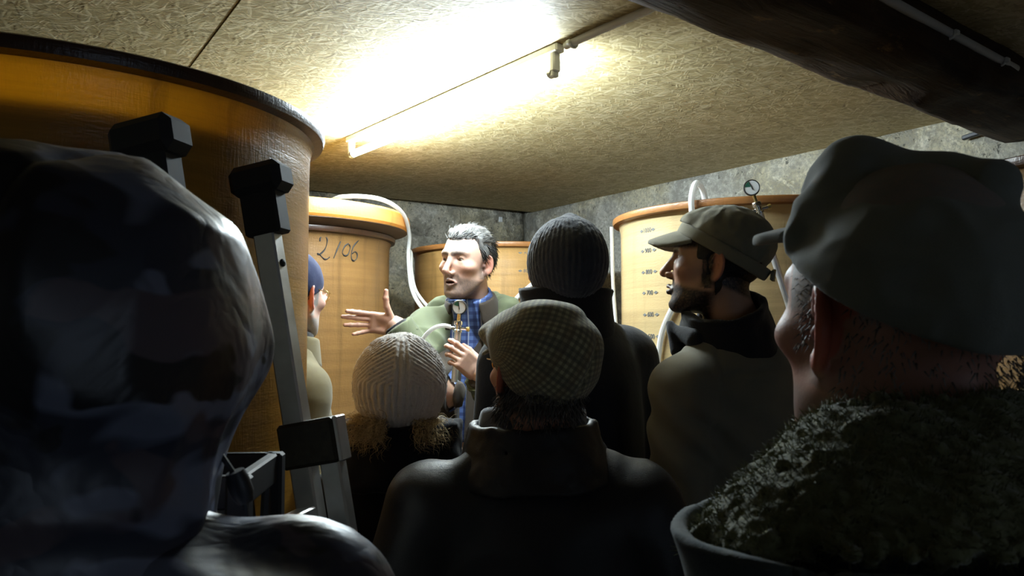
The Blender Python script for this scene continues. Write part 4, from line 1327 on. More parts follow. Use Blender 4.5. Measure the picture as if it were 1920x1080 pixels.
M['knit_cream'] = m_cloth('cream_knit', (.66, .60, .55), .95, .14, 420, .5, .7, 40, .2)
M['knit_dark'] = m_cloth('slate_knit', (.030, .034, .048), .95, .3, 420, .2, .7, 40, .2)
M['knit_navy'] = m_cloth('navy_cotton', (.011, .018, .062), .9, .2, 700, .05, .4, 20)
M['liner'] = m_cloth('quilted_liner', (.075, .085, .05), .9, .4, 300, .3, .8, 60)
M['tweed'] = m_tweed('check_tweed')
M['jeans'] = m_cloth('dark_trousers', (.03, .033, .042), .9, .3, 800, .1, .3, 12)
M['leather'] = m_plain('shoe_leather', (.03, .022, .016), .5, vary=.3)
def m_plaid():
    t = NT('blue_plaid'); s = t.n('SeparateXYZ', {0: t.coord()})
    def st(ch, per, w, ph=0):
        f = t.math('FRACT', t.math('ADD', t.math('MULTIPLY', (s, ch), 1/per), ph)); return t.math('LESS_THAN', f, w)
    c = t.mix(t.math('MULTIPLY', st(0, .024, .45), .6), (.10, .17, .42), (.015, .025, .11))
    c = t.mix(t.math('MULTIPLY', st(2, .024, .45), .6), c, (.015, .025, .11))
    c = t.mix(t.math('MULTIPLY', st(0, .048, .08), .7), c, (.5, .55, .65))
    t.bsdf({'Base Color': c, 'Roughness': .85}); return t.m
M['plaid'] = m_plaid()

# --- the speaking man ---------------------------------------------------
pg = Person('grey-haired man in an olive parka speaking with one arm stretched out, facing the group', (-.129, 2.752), radians(166), 1.88, None,
            face=dict(open=.0060, stubble=.72, stubble_col=(.12, .095, .085), hair=(.13, .125, .12), tone=(.62, .39, .30), gaze=(.10, 1, -.16), eye=.0050, nlen=.004, foldr=.0038, brow=.85, fold=.0055, jaw=1.0, nose=1.12), fine=.0032)
def speaker():
    P = pg; L = P.to_local
    P.hc = L((-0.153, 2.688, 1.754)); P.hR = rot(radians(147-166), radians(-3), radians(-3)); P.hs = .985
    J = P.J
    J['neck'] = L((-0.129, 2.768, 1.605)); J['chest'] = L((-0.124, 2.795, 1.347)); 
    J['shR'] = L((-0.312, 2.720, 1.514)); J['elR'] = L((-0.360, 2.580, 1.229)); J['wrR'] = L((-0.385, 2.548, 1.546))
    J['elR'] = L((-0.215, 2.570, 1.325)); J['wrR'] = L((-0.378, 2.569, 1.549))
    J['shL'] = L((0.048, 2.817, 1.503)); J['elL'] = L((0.065, 2.709, 1.191)); J['wrL'] = L((-0.098, 2.452, 1.398))
    c, n = cos(-P.yaw), sin(-P.yaw)
    D = lambda v: V3(c*v[0]-n*v[1], n*v[0]+c*v[1], v[2])
    P.hand = .88; J['cuffR'] = J['wrR']+(J['elR']-J['wrR'])*.05; J['hfR'] = D(unit((-.92, -.10, .10))); J['hbR'] = D(unit((.10, 1, .10))); J['poseR'] = (POSE_OPEN, 'open')
    J['hfL'] = D(unit((-.70, -.25, .62))); J['hbL'] = D(unit((.15, -1, .20))); J['poseL'] = (POSE_HOLD, 'hold')
    P.body()
    P.trousers(M['jeans']); P.shoes(M['leather'])
    # inner layers
    P.ring('shirt_collar', M['plaid'], P.root, J['neck']+V3(0, .012, -.035), P.h2p(V3(0, -.016, -.100)), .092, .070, .004, gap=.42, res=.005)
    def shirt(p):
        d = P.body_sdf(p)-.009+.002*noise(p*22, 3)
        d = smax(d, np.abs(p[:, 0]-J['neck'][0])-.125, .01); d = smax(d, .0-p[:, 1], .01)
        top = P.p2h(p)[:, 2]+.118
        return smax(smax(d, top, .006), 1.16-p[:, 2], .01)
    Pv, F = net(shirt, [axis_steps((-.16, .16, .007)), axis_steps((-.03, .22, .007)), axis_steps((1.14, 1.70, .007))])
    mesh_obj('shirt', Pv, F, M['plaid'], P.root)
    P.ring('jacket_collar', M['cord'], P.root, J['neck']+V3(0, .012, -.060), P.h2p(V3(0, -.022, -.112)), .112, .080, .005, gap=.62, res=.006)
    # jacket under the parka, open at the front
    def inner(s, p, d):
        ch = J['chest']; x = p[:, 0]-ch[0]; y = p[:, 1]-ch[1]
        half = .012+.11*np.clip((p[:, 2]-(ch[2]+.10))/.18, 0, 1)
        cut = np.maximum(np.abs(x-.004)-half, .03-y)
        return smax(d, -cut, .008)
    P.jacket(M['cord'], hem=.82, res=.009, fold=.003, bulk=.93, sh=.070, fseed=50, ext=inner, name='jacket', arm=.9, label='dark brown jacket under the parka')
    # parka hanging wide open
    def open_front(s, p, d):
        ch = J['chest']; x = p[:, 0]-ch[0]; y = p[:, 1]-ch[1]; z = p[:, 2]
        half = .072+.015*np.clip((ch[2]-z)/.3, -1, 1) + .010*noise(p*np.array([0, 0, 9], np.float32), 12)
        cut = np.maximum(np.abs(x)-half, .02-y)
        d = smin(d, s_cap(p, ch+V3(.085, .120, -.30), ch+V3(.070, .098, .14), .026, .020), .03)     # rolled front edges
        d = smin(d, s_cap(p, ch+V3(-.085, .120, -.30), ch+V3(-.070, .098, .14), .026, .020), .03)
        return smax(d, -cut, .010)
    pk = P.jacket(M['parka'], hem=.62, res=.0075, fold=.0115, fscale=1.7, bulk=1.06, sh=.078, fseed=40, ext=open_front, name='parka', arm=1.06)
    # its wide collar lying open, and the quilted liner facing
    def lapel(q, sx):
        a = J['neck']+V3(sx*.045, -.075, .040); b = J['neck']+V3(sx*.125, .015, .000); c_ = J['chest']+V3(sx*.098, .128, .075)
        d = smin(s_cap(q, a, b, .026, .036), s_cap(q, b, c_, .036, .028), .03)
        return d+.004*noise(q*26, 60)+.003*noise(q*55, 61)
    for sx in (-1, 1):
        Pv, F = net(lambda q: lapel(q, sx), [axis_steps((-.22, .22, .007)), axis_steps((-.18, .24, .007)), axis_steps((1.30, 1.72, .007))])
        mesh_obj('collar', Pv, F, M['parka'], pk)
    for sx in (-1, 1):                                  # broad lapels folded back
        c_ = J['chest']+V3(sx*.108, .132, .075)
        R_ = rot(radians(-sx*38), radians(10), radians(sx*14)).T
        fl = lambda q: s_ell((q-c_.astype(np.float32)) @ R_.T.astype(np.float32), (0, 0, 0), (.050, .015, .165))+.006*noise(q*17, 70)+.003*noise(q*41, 71)
        Pv, F = net(fl, [axis_steps((c_[0]-.13, c_[0]+.13, .006)), axis_steps((c_[1]-.13, c_[1]+.12, .006)), axis_steps((c_[2]-.22, c_[2]+.22, .006))])
        mesh_obj('lapel', Pv, F, M['parka'], pk)
    P.ring('cuff', M['parka'], pk, J['cuffR']+unit(J['elR']-J['wrR'])*.045, J['cuffR']+unit(J['elR']-J['wrR'])*-.002, .050, .047, .006, res=.006)
    P.ring('cuff', M['parka'], pk, J['wrL']+unit(J['elL']-J['wrL'])*.060, J['wrL']+unit(J['elL']-J['wrL'])*.006, .056, .050, .006, res=.006, disp=lambda p: .003*np.sin(p[:, 2]*260))
    P.ring('inner_cuff', M['black_fleece'], pk, J['cuffR']+unit(J['elR']-J['wrR'])*.02, J['cuffR']+unit(J['elR']-J['wrR'])*-.012, .037, .035, .004, res=.005)
    lin = lambda q: smin(s_cap(q, J['chest']+V3(-.062, .135, -.12), J['chest']+V3(-.068, .128, .08), .030, .024), s_cap(q, J['chest']+V3(-.062, .135, -.12), J['chest']+V3(-.075, .145, -.28), .030, .03), .02)+.0045*np.abs(noise(q*95, 3))
    Pv, F = net(lin, [axis_steps((-.22, .1, .006)), axis_steps((0, .24, .006)), axis_steps((1.0, 1.5, .006))])
    mesh_obj('liner', Pv, F, M['liner'], pk, label='dark quilted liner turned out')
    # short swept hair
    def hline(q):
        x = np.abs(q[:, 0]); y = q[:, 1]
        f = np.where(y > .035, .082-.10*(y-.035) + .0*x, np.where(y > .0, .082-(.035-y)*2.2, .005-(0-y)*.75))
        return np.maximum(f, -.075)-.012*(x > .066)*(y > -.01)
    def hs(q):
        d = head_sdf(q, dict(P.face, ears=False))
        th = .0060+.0035*noise(q*np.array([70, 26, 34], np.float32), 5)+.0030*noise(q*np.array([190, 60, 70], np.float32), 6)+.006*sstep(.06, .12, q[:, 2])*(1+.6*noise(q*45, 12))
        th = .0005+th*sstep(.0, .036, q[:, 2]-hline(q))
        e = d-th
        e = smax(e, (hline(q)-q[:, 2])*.7+.005*noise(q*95, 8), .005)
        ear = nrm((flip(q)-np.array([.083, -.012, -.004], np.float32))/np.array([.6, 1, 1.25], np.float32))-.030
        return smax(e, -ear, .004)
    def hcol(Pq):
        n = noise(Pq*np.array([160, 45, 60], np.float32), 9)*.5+.5; g = np.array([.125, .122, .12]); dk = np.array([.022, .021, .020])
        top = sstep(.02, .10, Pq[:, 2]+.35*Pq[:, 1])
        t = np.clip(n*.75+.55*top-.15, 0, 1)
        return dk+(g*1.5-dk)*t[:, None]
    hair = P.headwear('hair', M['hair'], hs, (-.11, -.14, -.10), (.11, .12, .17), .004, paint=hcol)
    rr = np.random.default_rng(3); roots = []; dirs = []; cols = []; lens = []; rads = []
    q = rr.normal(size=(9000, 3)); q /= np.linalg.norm(q, axis=1)[:, None]
    pts = V3(0, -.014, .042)+q*np.array([.0765, .098, .086])
    ok = (pts[:, 2] > hline(pts)+.004)
    pts = pts[ok]; q = q[ok]
    ear = nrm((flip(pts)-np.array([.083, -.012, -.004]))/np.array([.6, 1, 1.3])) > .034
    pts = pts[ear]; q = q[ear]
    pts = pts[:4200]; q = q[:4200]
    for a, nn in zip(pts, q):
        flow = V3(-.5*np.sign(a[0]+.02)*.35-.25, -.9, .10) if a[2] > .07 else V3(.0, -.55, -.75)
        flow = flow-nn*flow.dot(nn)*.8+nn*.17+rr.normal(size=3)*.16
        roots.append(P.h2p((a+nn*.003)[None])[0]); dirs.append(P.hR @ unit(flow)); lens.append(rr.uniform(.020, .042)); rads.append(rr.uniform(.0008, .0020))
        gy = np.clip(rr.uniform(-.25, .55)+.6*(a[2]+.5*a[1]-.07)*8, 0, 1); cols.append(np.array([.022, .021, .020])*(1-gy)+np.array([.30, .295, .29])*gy)
    strands('hair_locks', M['hair'], roots, dirs, lens, rads, cols, hair, grav=.8)
    return P
speaker()

# --- the man in profile under a khaki cap ---------------------------------
pc = Person('young bearded man in profile under a khaki peaked cap, by the straw-coloured vat', (.545, 1.905), radians(34), 1.80, None,
            face=dict(stubble=.97, stubble_col=(.016, .012, .010), hair=(.014, .011, .010), tone=(.44, .255, .17), gaze=(0, 1, 0), eye=.0045, brow=.9, fold=.002, nose=1.02, scalp=lambda q: np.where(q[:, 1] < .02, -.045-.9*np.minimum(q[:, 1]+.02, 0)*-.4, .03-.0*q[:, 1])), fine=.0034)
def profile_man():
    P = pc; L = P.to_local; J = P.J
    P.hc = L((.474, 1.85, 1.676)); P.hR = rot(radians(69-34), radians(7), 0); P.hs = 1.02
    J['neck'] = L((.525, 1.885, 1.535)); J['shL'] = L((.388, 1.80, 1.395)); J['shR'] = L((.690, 2.0, 1.395))
    J['elL'] = L((.362, 1.765, 1.12)); J['wrL'] = L((.342, 1.86, .90)); J['chest'] = V3(0, 0, 1.31)
    P.body(); P.trousers(M['jeans']); P.shoes(M['leather'])
    # short black hair below the cap
    def hair(q):
        d = head_sdf(q, dict(P.face, ears=False))-.003-.0015*noise(q*150, 4)
        x = np.abs(q[:, 0]); y = q[:, 1]
        low = np.where(y > .012, .010, np.where(y > -.008, -.022, -.078))
        d = smax(d, (low-q[:, 2])*.6, .006); d = smax(d, (q[:, 1]-.036)*.6, .006)
        ear = nrm((flip(q)-np.array([.083, -.012, -.004], np.float32))/np.array([.6, 1, 1.3], np.float32))-.029
        return smax(d, -ear, .003)
    P.headwear('hair', M['hair'], hair, (-.10, -.13, -.10), (.10, .06, .06), .0045, paint=lambda p: np.tile((.012, .010, .009), (len(p), 1)))
    # cap: crown, band, peak, buckle
    def plane(q): return q[:, 2]-(.033+.46*np.clip(q[:, 1], -.2, .085))      # rising to the front
    def crown(q):
        d = s_ell(q, (0, -.016, .060), (.089, .114, .086))
        d = smin(d, s_ell(q, (0, .052, .092), (.045, .032, .030)), .03)
        seam = np.abs(q[:, 0])
        d = d + .0016*np.exp(-(seam/.003)**2)
        ang = np.arctan2(q[:, 0], q[:, 1]+.016)
        d = d + .0045*np.abs(noise(np.stack([ang*4, q[:, 2]*22, q[:, 1]*14], -1).astype(np.float32), 7)) + .0016*noise(q*70, 8)
        return smax(d, -plane(q)+.026, .004)
    def band(q):
        d = s_ell(q, (0, -.016, .046), (.0905, .1155, .110))
        h = plane(q)
        d = smax(d, np.abs(h-.013)-.0155, .004)
        return smax(d, -s_ell(q, (0, -.016, .046), (.080, .105, .10)), .004)
    cap = P.headwear('cap', M['cap_khaki'], crown, (-.11, -.15, -.04), (.11, .12, .16), .0042)
    P.headwear('band', M['cap_khaki'], band, (-.11, -.15, -.08), (.11, .12, .13), .0042, parent=cap)
    P.headwear('peak', M['cap_khaki'], lambda q: visor(q, .078, .082, .074, .078, .30, 7.0, .0042), (-.10, .03, -.02), (.10, .19, .10), .0030, parent=cap)
    b = MB(); R = (np.eye(3)) @ P.hR.T
    b.box(P.h2p(V3(.012, -.1270, -.004)[None])[0], (.0055, .004, .014), R, bev=.0015)
    b.build('buckle', M['brass'], cap)
    P.headwear('strap', M['cap_khaki'], lambda q: s_box(q, (-.006, -.1255, -.006), (.016, .004, .011), .002), (-.04, -.14, -.05), (.03, -.10, .01), .004, parent=cap)
    jk = P.jacket(M['khaki_jacket'], hem=.74, res=.0085, fold=.0085, bulk=1.0, sh=.076, fseed=70, arm=1.06, ext=jacket_seams)
    fl = lambda p: .0035*noise(p*32, 3)
    col = P.ring('collar', M['black_fleece'], jk, J['neck']+V3(0, .016, -.062), P.h2p(V3(-.002, -.026, -.078)), .122, .083, .008, gap=.24, res=.006, disp=fl, lip=.006)
    # the turned-out tip of the collar at the throat
    a = P.h2p(V3(-.02, .075, -.150)[None])[0]; bq = P.h2p(V3(-.05, .02, -.165)[None])[0]
    Pv, F = net(lambda q: smin(s_cap(q, a, bq, .010, .026), s_cap(q, a+V3(0, .012, .012), a+V3(0, -.01, -.05), .009, .016), .015), [axis_steps((a[i]-.12, a[i]+.12, .006)) for i in range(3)])
    mesh_obj('collar_tip', Pv, F, M['black_fleece'], jk)
def jacket_seams(s, p, d):
    J = s.J
    # raised yoke edge across the back and the armhole seams
    z = J['chest'][2]+.115 + .10*np.abs(p[:, 0])*0
    back = (p[:, 1] < .02)
    yoke = np.exp(-((p[:, 2]-z-.02*np.cos(p[:, 0]*9))/.006)**2)*back*(np.abs(p[:, 0]) < .17)
    d = d + .006*yoke - .003*(p[:, 2] > z)*back*(np.abs(p[:, 0]) < .18)
    for sd, sx in (('L', -1), ('R', 1)):
        sh = J['sh'+sd]; r = (p-sh.astype(np.float32))
        pl = r @ unit(V3(sx*1, -.0, .28)).astype(np.float32) + .018
        d = d + .0035*np.exp(-(pl/.0045)**2)*(nrm(r) < .16)
        e = J['el'+sd]; ax = unit(e-sh); t = r @ ax.astype(np.float32); side = r[:, 1]*1.0+r[:, 0]*sx*.55
        near = sstep(.17, .07, np.abs(r[:, 0]*.9))*sstep(.34, .20, t)*sstep(-.02, .05, t)
        d = d + .0085*np.sin(t*62+side*48+2.2*noise(p*8, 15))*near*(.55+.45*noise(p*6, 16))
    return d
profile_man()

# --- the man in the dark knitted cap --------------------------------------
pd = Person('tall person in a slate-blue knitted cap and dark upright-collared coat, back turned', (.140, 1.995), radians(38), 1.82, None,
            face=dict(stubble=.2, hair=(.05, .04, .035), tone=(.52, .31, .22), ears=False), fine=.0048)
def rib_beanie(P, mat, ctr, rad, low, n, amp, knot=0.0, name='knitted_cap', res=.0038, extra=None, slope=.35):
    def f(q):
        d = s_ell(q, ctr, rad)
        if knot: d = smin(d, s_ell(q, (ctr[0]+.004, ctr[1]-.005, ctr[2]+rad[2]-.004), (.014, .014, .012)), .02)
        if extra: d = extra(q, d)
        else:
            a = np.arctan2(q[:, 0]-ctr[0], q[:, 1]-ctr[1])
            r = np.sqrt((q[:, 0]-ctr[0])**2+(q[:, 1]-ctr[1])**2)
            d = d - amp*np.abs(np.cos(a*n*.5))*sstep(.008, .04, r) - .0012*noise(q*np.array([150, 150, 90], np.float32), 3)
        h = q[:, 2]-(low+slope*np.clip(q[:, 1], -.10, .09))
        return smax(d, -h, .006)
    lo = np.array(ctr)-np.array(rad)-.014; hi = np.array(ctr)+np.array(rad)+.022
    lo[2] = min(lo[2], low-.06)
    return P.headwear(name, mat, f, lo, hi, res)
def dark_beanie():
    P = pd; L = P.to_local; J = P.J
    P.hc = L((.130, 1.972, 1.678)); P.hR = rot(radians(38-38), radians(-2), radians(2)); P.hs = .95
    J['neck'] = L((.148, 2.005, 1.552)); J['shL'] = L((.005, 1.885, 1.445)); J['shR'] = L((.300, 2.115, 1.455)); J['elR'] = V3(.235, -.03, 1.16); J['elL'] = V3(-.185, .03, 1.16); J['wrL'] = V3(-.13, .15, .98)
    P.body(); P.trousers(M['jeans']); P.shoes(M['leather'])
    rib_beanie(P, M['knit_dark'], (0, -.012, .024), (.0955, .116, .118), -.062, 44, .0022, knot=1, slope=.34)
    jk = P.jacket(M['navy_wool'], hem=.60, res=.011, fold=.005, bulk=1.05, sh=.078, fseed=90, arm=1.1)
    P.ring('collar', M['navy_wool'], jk, J['neck']+V3(0, .02, -.06), J['neck']+V3(0, .018, .085), .118, .098, .012, gap=.5, res=.008, lip=.012)
    P.ring('shirt_collar', M['cap_cotton'], jk, J['neck']+V3(0, .03, -.01), J['neck']+V3(0, .035, .055), .082, .078, .004, gap=.4, res=.006, label='pale shirt collar at the throat')
dark_beanie()

# --- the man in the checked flat cap ----------------------------------------
pe = Person('man in a checked tweed flat cap and wet black waxed jacket, in the centre foreground', (.045, 1.505), radians(6), 1.60, None,
            face=dict(stubble=.3, hair=(.05, .046, .043), tone=(.55, .30, .21), ear_flush_glow=.9, scalp=lambda q: np.where(q[:, 1] < .0, -.075+0*q[:, 1], .03)), fine=.0042)
def flat_cap():
    P = pe; L = P.to_local; J = P.J
    P.hc = L((.050, 1.475, 1.447)); P.hR = rot(radians(24-6), radians(2), radians(6)); P.hs = 1.03
    J['neck'] = L((.045, 1.50, 1.325)); J['shL'] = L((-.150, 1.475, 1.205)); J['shR'] = L((.236, 1.50, 1.200)); J['chest'] = V3(0, .01, 1.08)
    J['elL'] = L((-.235, 1.45, .95)); J['elR'] = L((.325, 1.48, .95)); J['wrL'] = L((-.20, 1.57, .76)); J['wrR'] = L((.29, 1.60, .76)); J['pelvis'] = V3(0, 0, .84)
    P.body(); P.trousers(M['jeans']); P.shoes(M['leather'])
    def cap(q):
        d = s_ell(q, (0, .004, .066), (.098, .128, .060))
        d = smin(d, s_ell(q, (0, -.022, .020), (.0885, .102, .082)), .045)
        d = smin(d, s_ell(q, (0, .090, .066), (.088, .050, .030)), .03)
        d = smin(d, s_ell(q, (-.012, -.035, .110), (.05, .05, .022)), .03)
        sx = q[:, 0]-.030-.25*(q[:, 2]-.02)
        d = d + .0028*np.exp(-(sx/.005)**2)*(q[:, 1] < .02) + .003*noise(q*24, 5)
        h = q[:, 2]-(.010+1.0*np.clip(q[:, 1]+.005, -.055, 0)+.35*np.clip(q[:, 1]+.005, 0, .12))
        return smax(d, -h, .006)
    def panel(Pq):
        n = Pq-V3(0, 0, .03); n = n/np.linalg.norm(n, axis=1)[:, None]
        u = np.arcsin(np.clip(n[:, 0], -1, 1))*.115; v = np.arctan2(n[:, 2], -n[:, 1])*.115
        sx = Pq[:, 0]-.030-.25*(Pq[:, 2]-.02)
        a = np.where(sx > 0, radians(-12), radians(26))
        return np.stack([u*np.cos(a)-v*np.sin(a)+np.where(sx > 0, .006, 0), u*np.sin(a)+v*np.cos(a), np.zeros(len(u))], -1)
    c = P.headwear('flat_cap', M['tweed'], cap, (-.13, -.16, -.08), (.13, .17, .15), .0042, attrs=dict(panel=panel))
    P.headwear('peak', M['tweed'], lambda q: visor(q, .092, .050, .074, .056, .30, 5.0, .004), (-.10, .04, -.02), (.10, .17, .09), .004, parent=c, attrs=dict(panel=panel))
    # greying hair at the nape
    rr = np.random.default_rng(5); roots = []; dirs = []; cols = []
    for _ in range(900):
        a = rr.uniform(-1.9, 1.9); z = rr.uniform(-.085, -.005)
        x = sin(a)*.068; y = -cos(a)*.088-.012+.45*max(0, -z-.03)
        roots.append(P.h2p(V3(x, y, z)[None])[0]); dirs.append(P.hR @ unit(V3(sin(a)*.4+rr.normal()*.3, -cos(a)*.45+rr.normal()*.3, -.8))); g = rr.uniform(0, 1)
        cols.append(np.array([.03, .025, .022])*(1-g)+np.array([.20, .19, .18])*g)
    strands('hair', M['hair'], roots, dirs, rr.uniform(.012, .026, 900), rr.uniform(.0009, .0016, 900), cols, P.root, grav=.4)
    glasses(P, M['gold'], True)
    jk = P.jacket(M['waxed'], hem=.62, res=.009, fold=.010, bulk=1.13, sh=.085, fseed=110, arm=1.22, fscale=1.2)
    wr = lambda p: .003*noise(p*30, 4)+.0015*noise(p*70, 5)
    P.ring('collar', M['waxed'], jk, J['neck']+V3(0, .015, -.075), J['neck']+V3(-.004, .012, .036), .148, .108, .0075, gap=.55, res=.0065, disp=wr, lip=.004)
    P.ring('inner_collar', M['inner_grey'], jk, J['neck']+V3(0, .03, -.05), J['neck']+V3(0, .05, .055), .105, .088, .012, gap=.6, res=.007, disp=wr, label='slate grey inner hood at the throat')
M['inner_grey'] = m_cloth('slate_fleece', (.10, .11, .14), .95, .25, 500, .3, .5, 20)
flat_cap()

# --- the woman in the cream knitted hat -------------------------------------
pf = Person('blonde person in a cream ribbed knitted hat and black coat, below the outstretched hand', (-.250, 1.775), radians(4), 1.53, None,
            face=dict(hair=(.35, .25, .12), tone=(.62, .40, .31), jaw=.93), fine=.005)
def knit_hat():
    P = pf; L = P.to_local; J = P.J; k = P.k
    P.hc = L((-.246, 1.745, 1.392)); P.hR = rot(radians(6), radians(-2), radians(2))
    J['neck'] = L((-.25, 1.775, 1.275)); J['shL'] = L((-.365, 1.775, 1.165)); J['shR'] = L((-.130, 1.775, 1.165)); J['chest'] = V3(0, 0, 1.06); J['pelvis'] = V3(0, 0, .82)
    for sd, sx in (('L', -1), ('R', 1)): J['el'+sd] = V3(sx*.150, -.02, .92); J['wr'+sd] = V3(sx*.135, .10, .75)
    P.body(); P.trousers(M['jeans']); P.shoes(M['leather'])
    def ribs(q, d):
        # upright ribs from the hem that lean inwards to a spine at the back of the crown, as knitted in sections
        a = np.arctan2(q[:, 0], -(q[:, 1]+.012)); ax = np.abs(a)*.100
        z0 = .020+.10*np.clip(ax-.018, 0, .05)
        lean = np.maximum(0, q[:, 2]-z0)
        g = np.where(ax < .017, ax, ax + 1.45*lean)
        side = sstep(1.3, 1.7, np.abs(a))
        # front half: ribs running over the crown
        g2 = q[:, 2]*.9+.35*np.abs(q[:, 0])
        st = (1-side)*np.abs(np.cos(pi*g/.0138+.4)) + side*np.abs(np.cos(pi*g2/.0138))
        mid = np.where((ax < .017), np.abs(np.cos(pi*(a*.100)/.0138)), st)
        ln = .0012*noise(q*np.array([210, 210, 170], np.float32), 4)
        return d - .0046*mid**.7 - ln - .0014*noise(q*60, 6)
    rib_beanie(P, M['knit_cream'], (0, -.012, .022), (.0975, .112, .108), -.058, 0, 0, extra=ribs, res=.0030, slope=.12)
    # fuzz of the mohair
    rr = np.random.default_rng(8); roots = []; dirs = []
    q = rr.normal(size=(2600, 3)); q /= np.linalg.norm(q, axis=1)[:, None]; q = q[q[:, 2] > -.5]
    pts = V3(0, -.012, .022)+q*np.array([.0995, .114, .110])
    for a, n in zip(pts, q):
        roots.append(P.h2p(a[None])[0]); dirs.append(P.hR @ unit(n+rr.normal(size=3)*.55))
    n = len(roots)
    strands('wool_fuzz', M['knit_fuzz'], roots, dirs, rr.uniform(.003, .007, n), np.full(n, .00022), np.tile((.70, .64, .59), (n, 1)), P.root, seg=2, grav=0)
    # blonde curls below the hat
    roots = []; dirs = []; cols = []; n = 1500
    for _ in range(n):
        s_ = rr.choice([-1, 1], p=[.72, .28]); a = rr.uniform(.35, 1.75)*s_
        x = sin(a)*.078; y = -cos(a)*.094-.012; z = rr.uniform(-.085, -.045)
        out = V3(sin(a)*.85, -cos(a)*.5, -.35)+rr.normal(size=3)*.3
        roots.append(P.h2p(V3(x, y, z)[None])[0]); dirs.append(P.hR @ unit(out)); t = rr.uniform()
        cols.append(np.array([.34, .22, .08])*(1-t)+np.array([.78, .60, .33])*t)
    strands('hair', M['hair'], roots, dirs, rr.uniform(.022, .060, n), rr.uniform(.0005, .0011, n), cols, P.root, curl=1.5, grav=1.0, seg=10, wav=.006)
    jk = P.jacket(M['coat_black'], hem=.50, res=.011, fold=.005, bulk=.96, sh=.070, fseed=130, arm=1.1)
    P.ring('collar', M['coat_black'], jk, J['neck']+V3(0, .0, -.075), J['neck']+V3(0, .0, .058), .138, .116, .014, gap=.4, res=.009, lip=.01, disp=lambda p: .004*noise(p*30, 5))
M['knit_fuzz'] = m_paint('wool_fuzz', .9, 0, 0, sheen=.3)
knit_hat()

# --- the man with gold glasses behind the amber vat ---------------------------
ph = Person('man with gold wire glasses, red ear and navy cap, half hidden behind the amber vat', (-.655, 2.20), radians(-28), 1.77, None,
            face=dict(stubble=.8, stubble_col=(.42, .40, .38), hair=(.35, .34, .33), tone=(.66, .43, .35), ear_flush_glow=1.0, scalp=lambda q: np.where(q[:, 1] < .03, -.03+0*q[:, 1], .05+0*q[:, 1])), fine=.0038)  # the bright red ear is light shining through, put into the skin colour
def glasses_man():
    P = ph; L = P.to_local; J = P.J
    P.hc = L((-.612, 2.21, 1.622)); P.hR = rot(radians(-22+28), radians(-3), 0); P.hs = .99
    J['neck'] = L((-.65, 2.19, 1.485)); J['shR'] = L((-.56, 2.09, 1.375)); J['shL'] = L((-.815, 2.31, 1.375))
    J['elR'] = L((-.545, 2.055, 1.12)); J['wrR'] = L((-.53, 2.16, .92))
    J['elL'] = L((-.875, 2.36, 1.12)); J['wrL'] = L((-.795, 2.45, .92))
    P.body(); P.trousers(M['jeans']); P.shoes(M['leather'])
    def cap(q):
        d = s_ell(q, (0, -.014, .045), (.086, .107, .094))+.0015*noise(q*40, 3)
        h = q[:, 2]-(.004+.50*np.clip(q[:, 1]+.0, -.03, .10))
        return smax(d, -h, .005)
    c = P.headwear('cap', M['knit_navy'], cap, (-.11, -.14, -.04), (.11, .12, .16), .0045)
    glasses(P, M['gold'], True, r=.0215, yc=.107)
    jk = P.jacket(M['olive'], hem=.74, res=.010, fold=.010, bulk=.96, sh=.070, fseed=150, arm=1.08)
    P.ring('collar', M['olive'], jk, J['neck']+V3(0, .02, -.05), J['neck']+V3(0, .03, .030), .105, .090, .008, gap=.4, res=.007)
    P.ring('scarf', M['black_fleece'], jk, J['neck']+V3(0, .025, -.01), J['neck']+V3(0, .035, .045), .078, .074, .006, res=.007)
glasses_man()

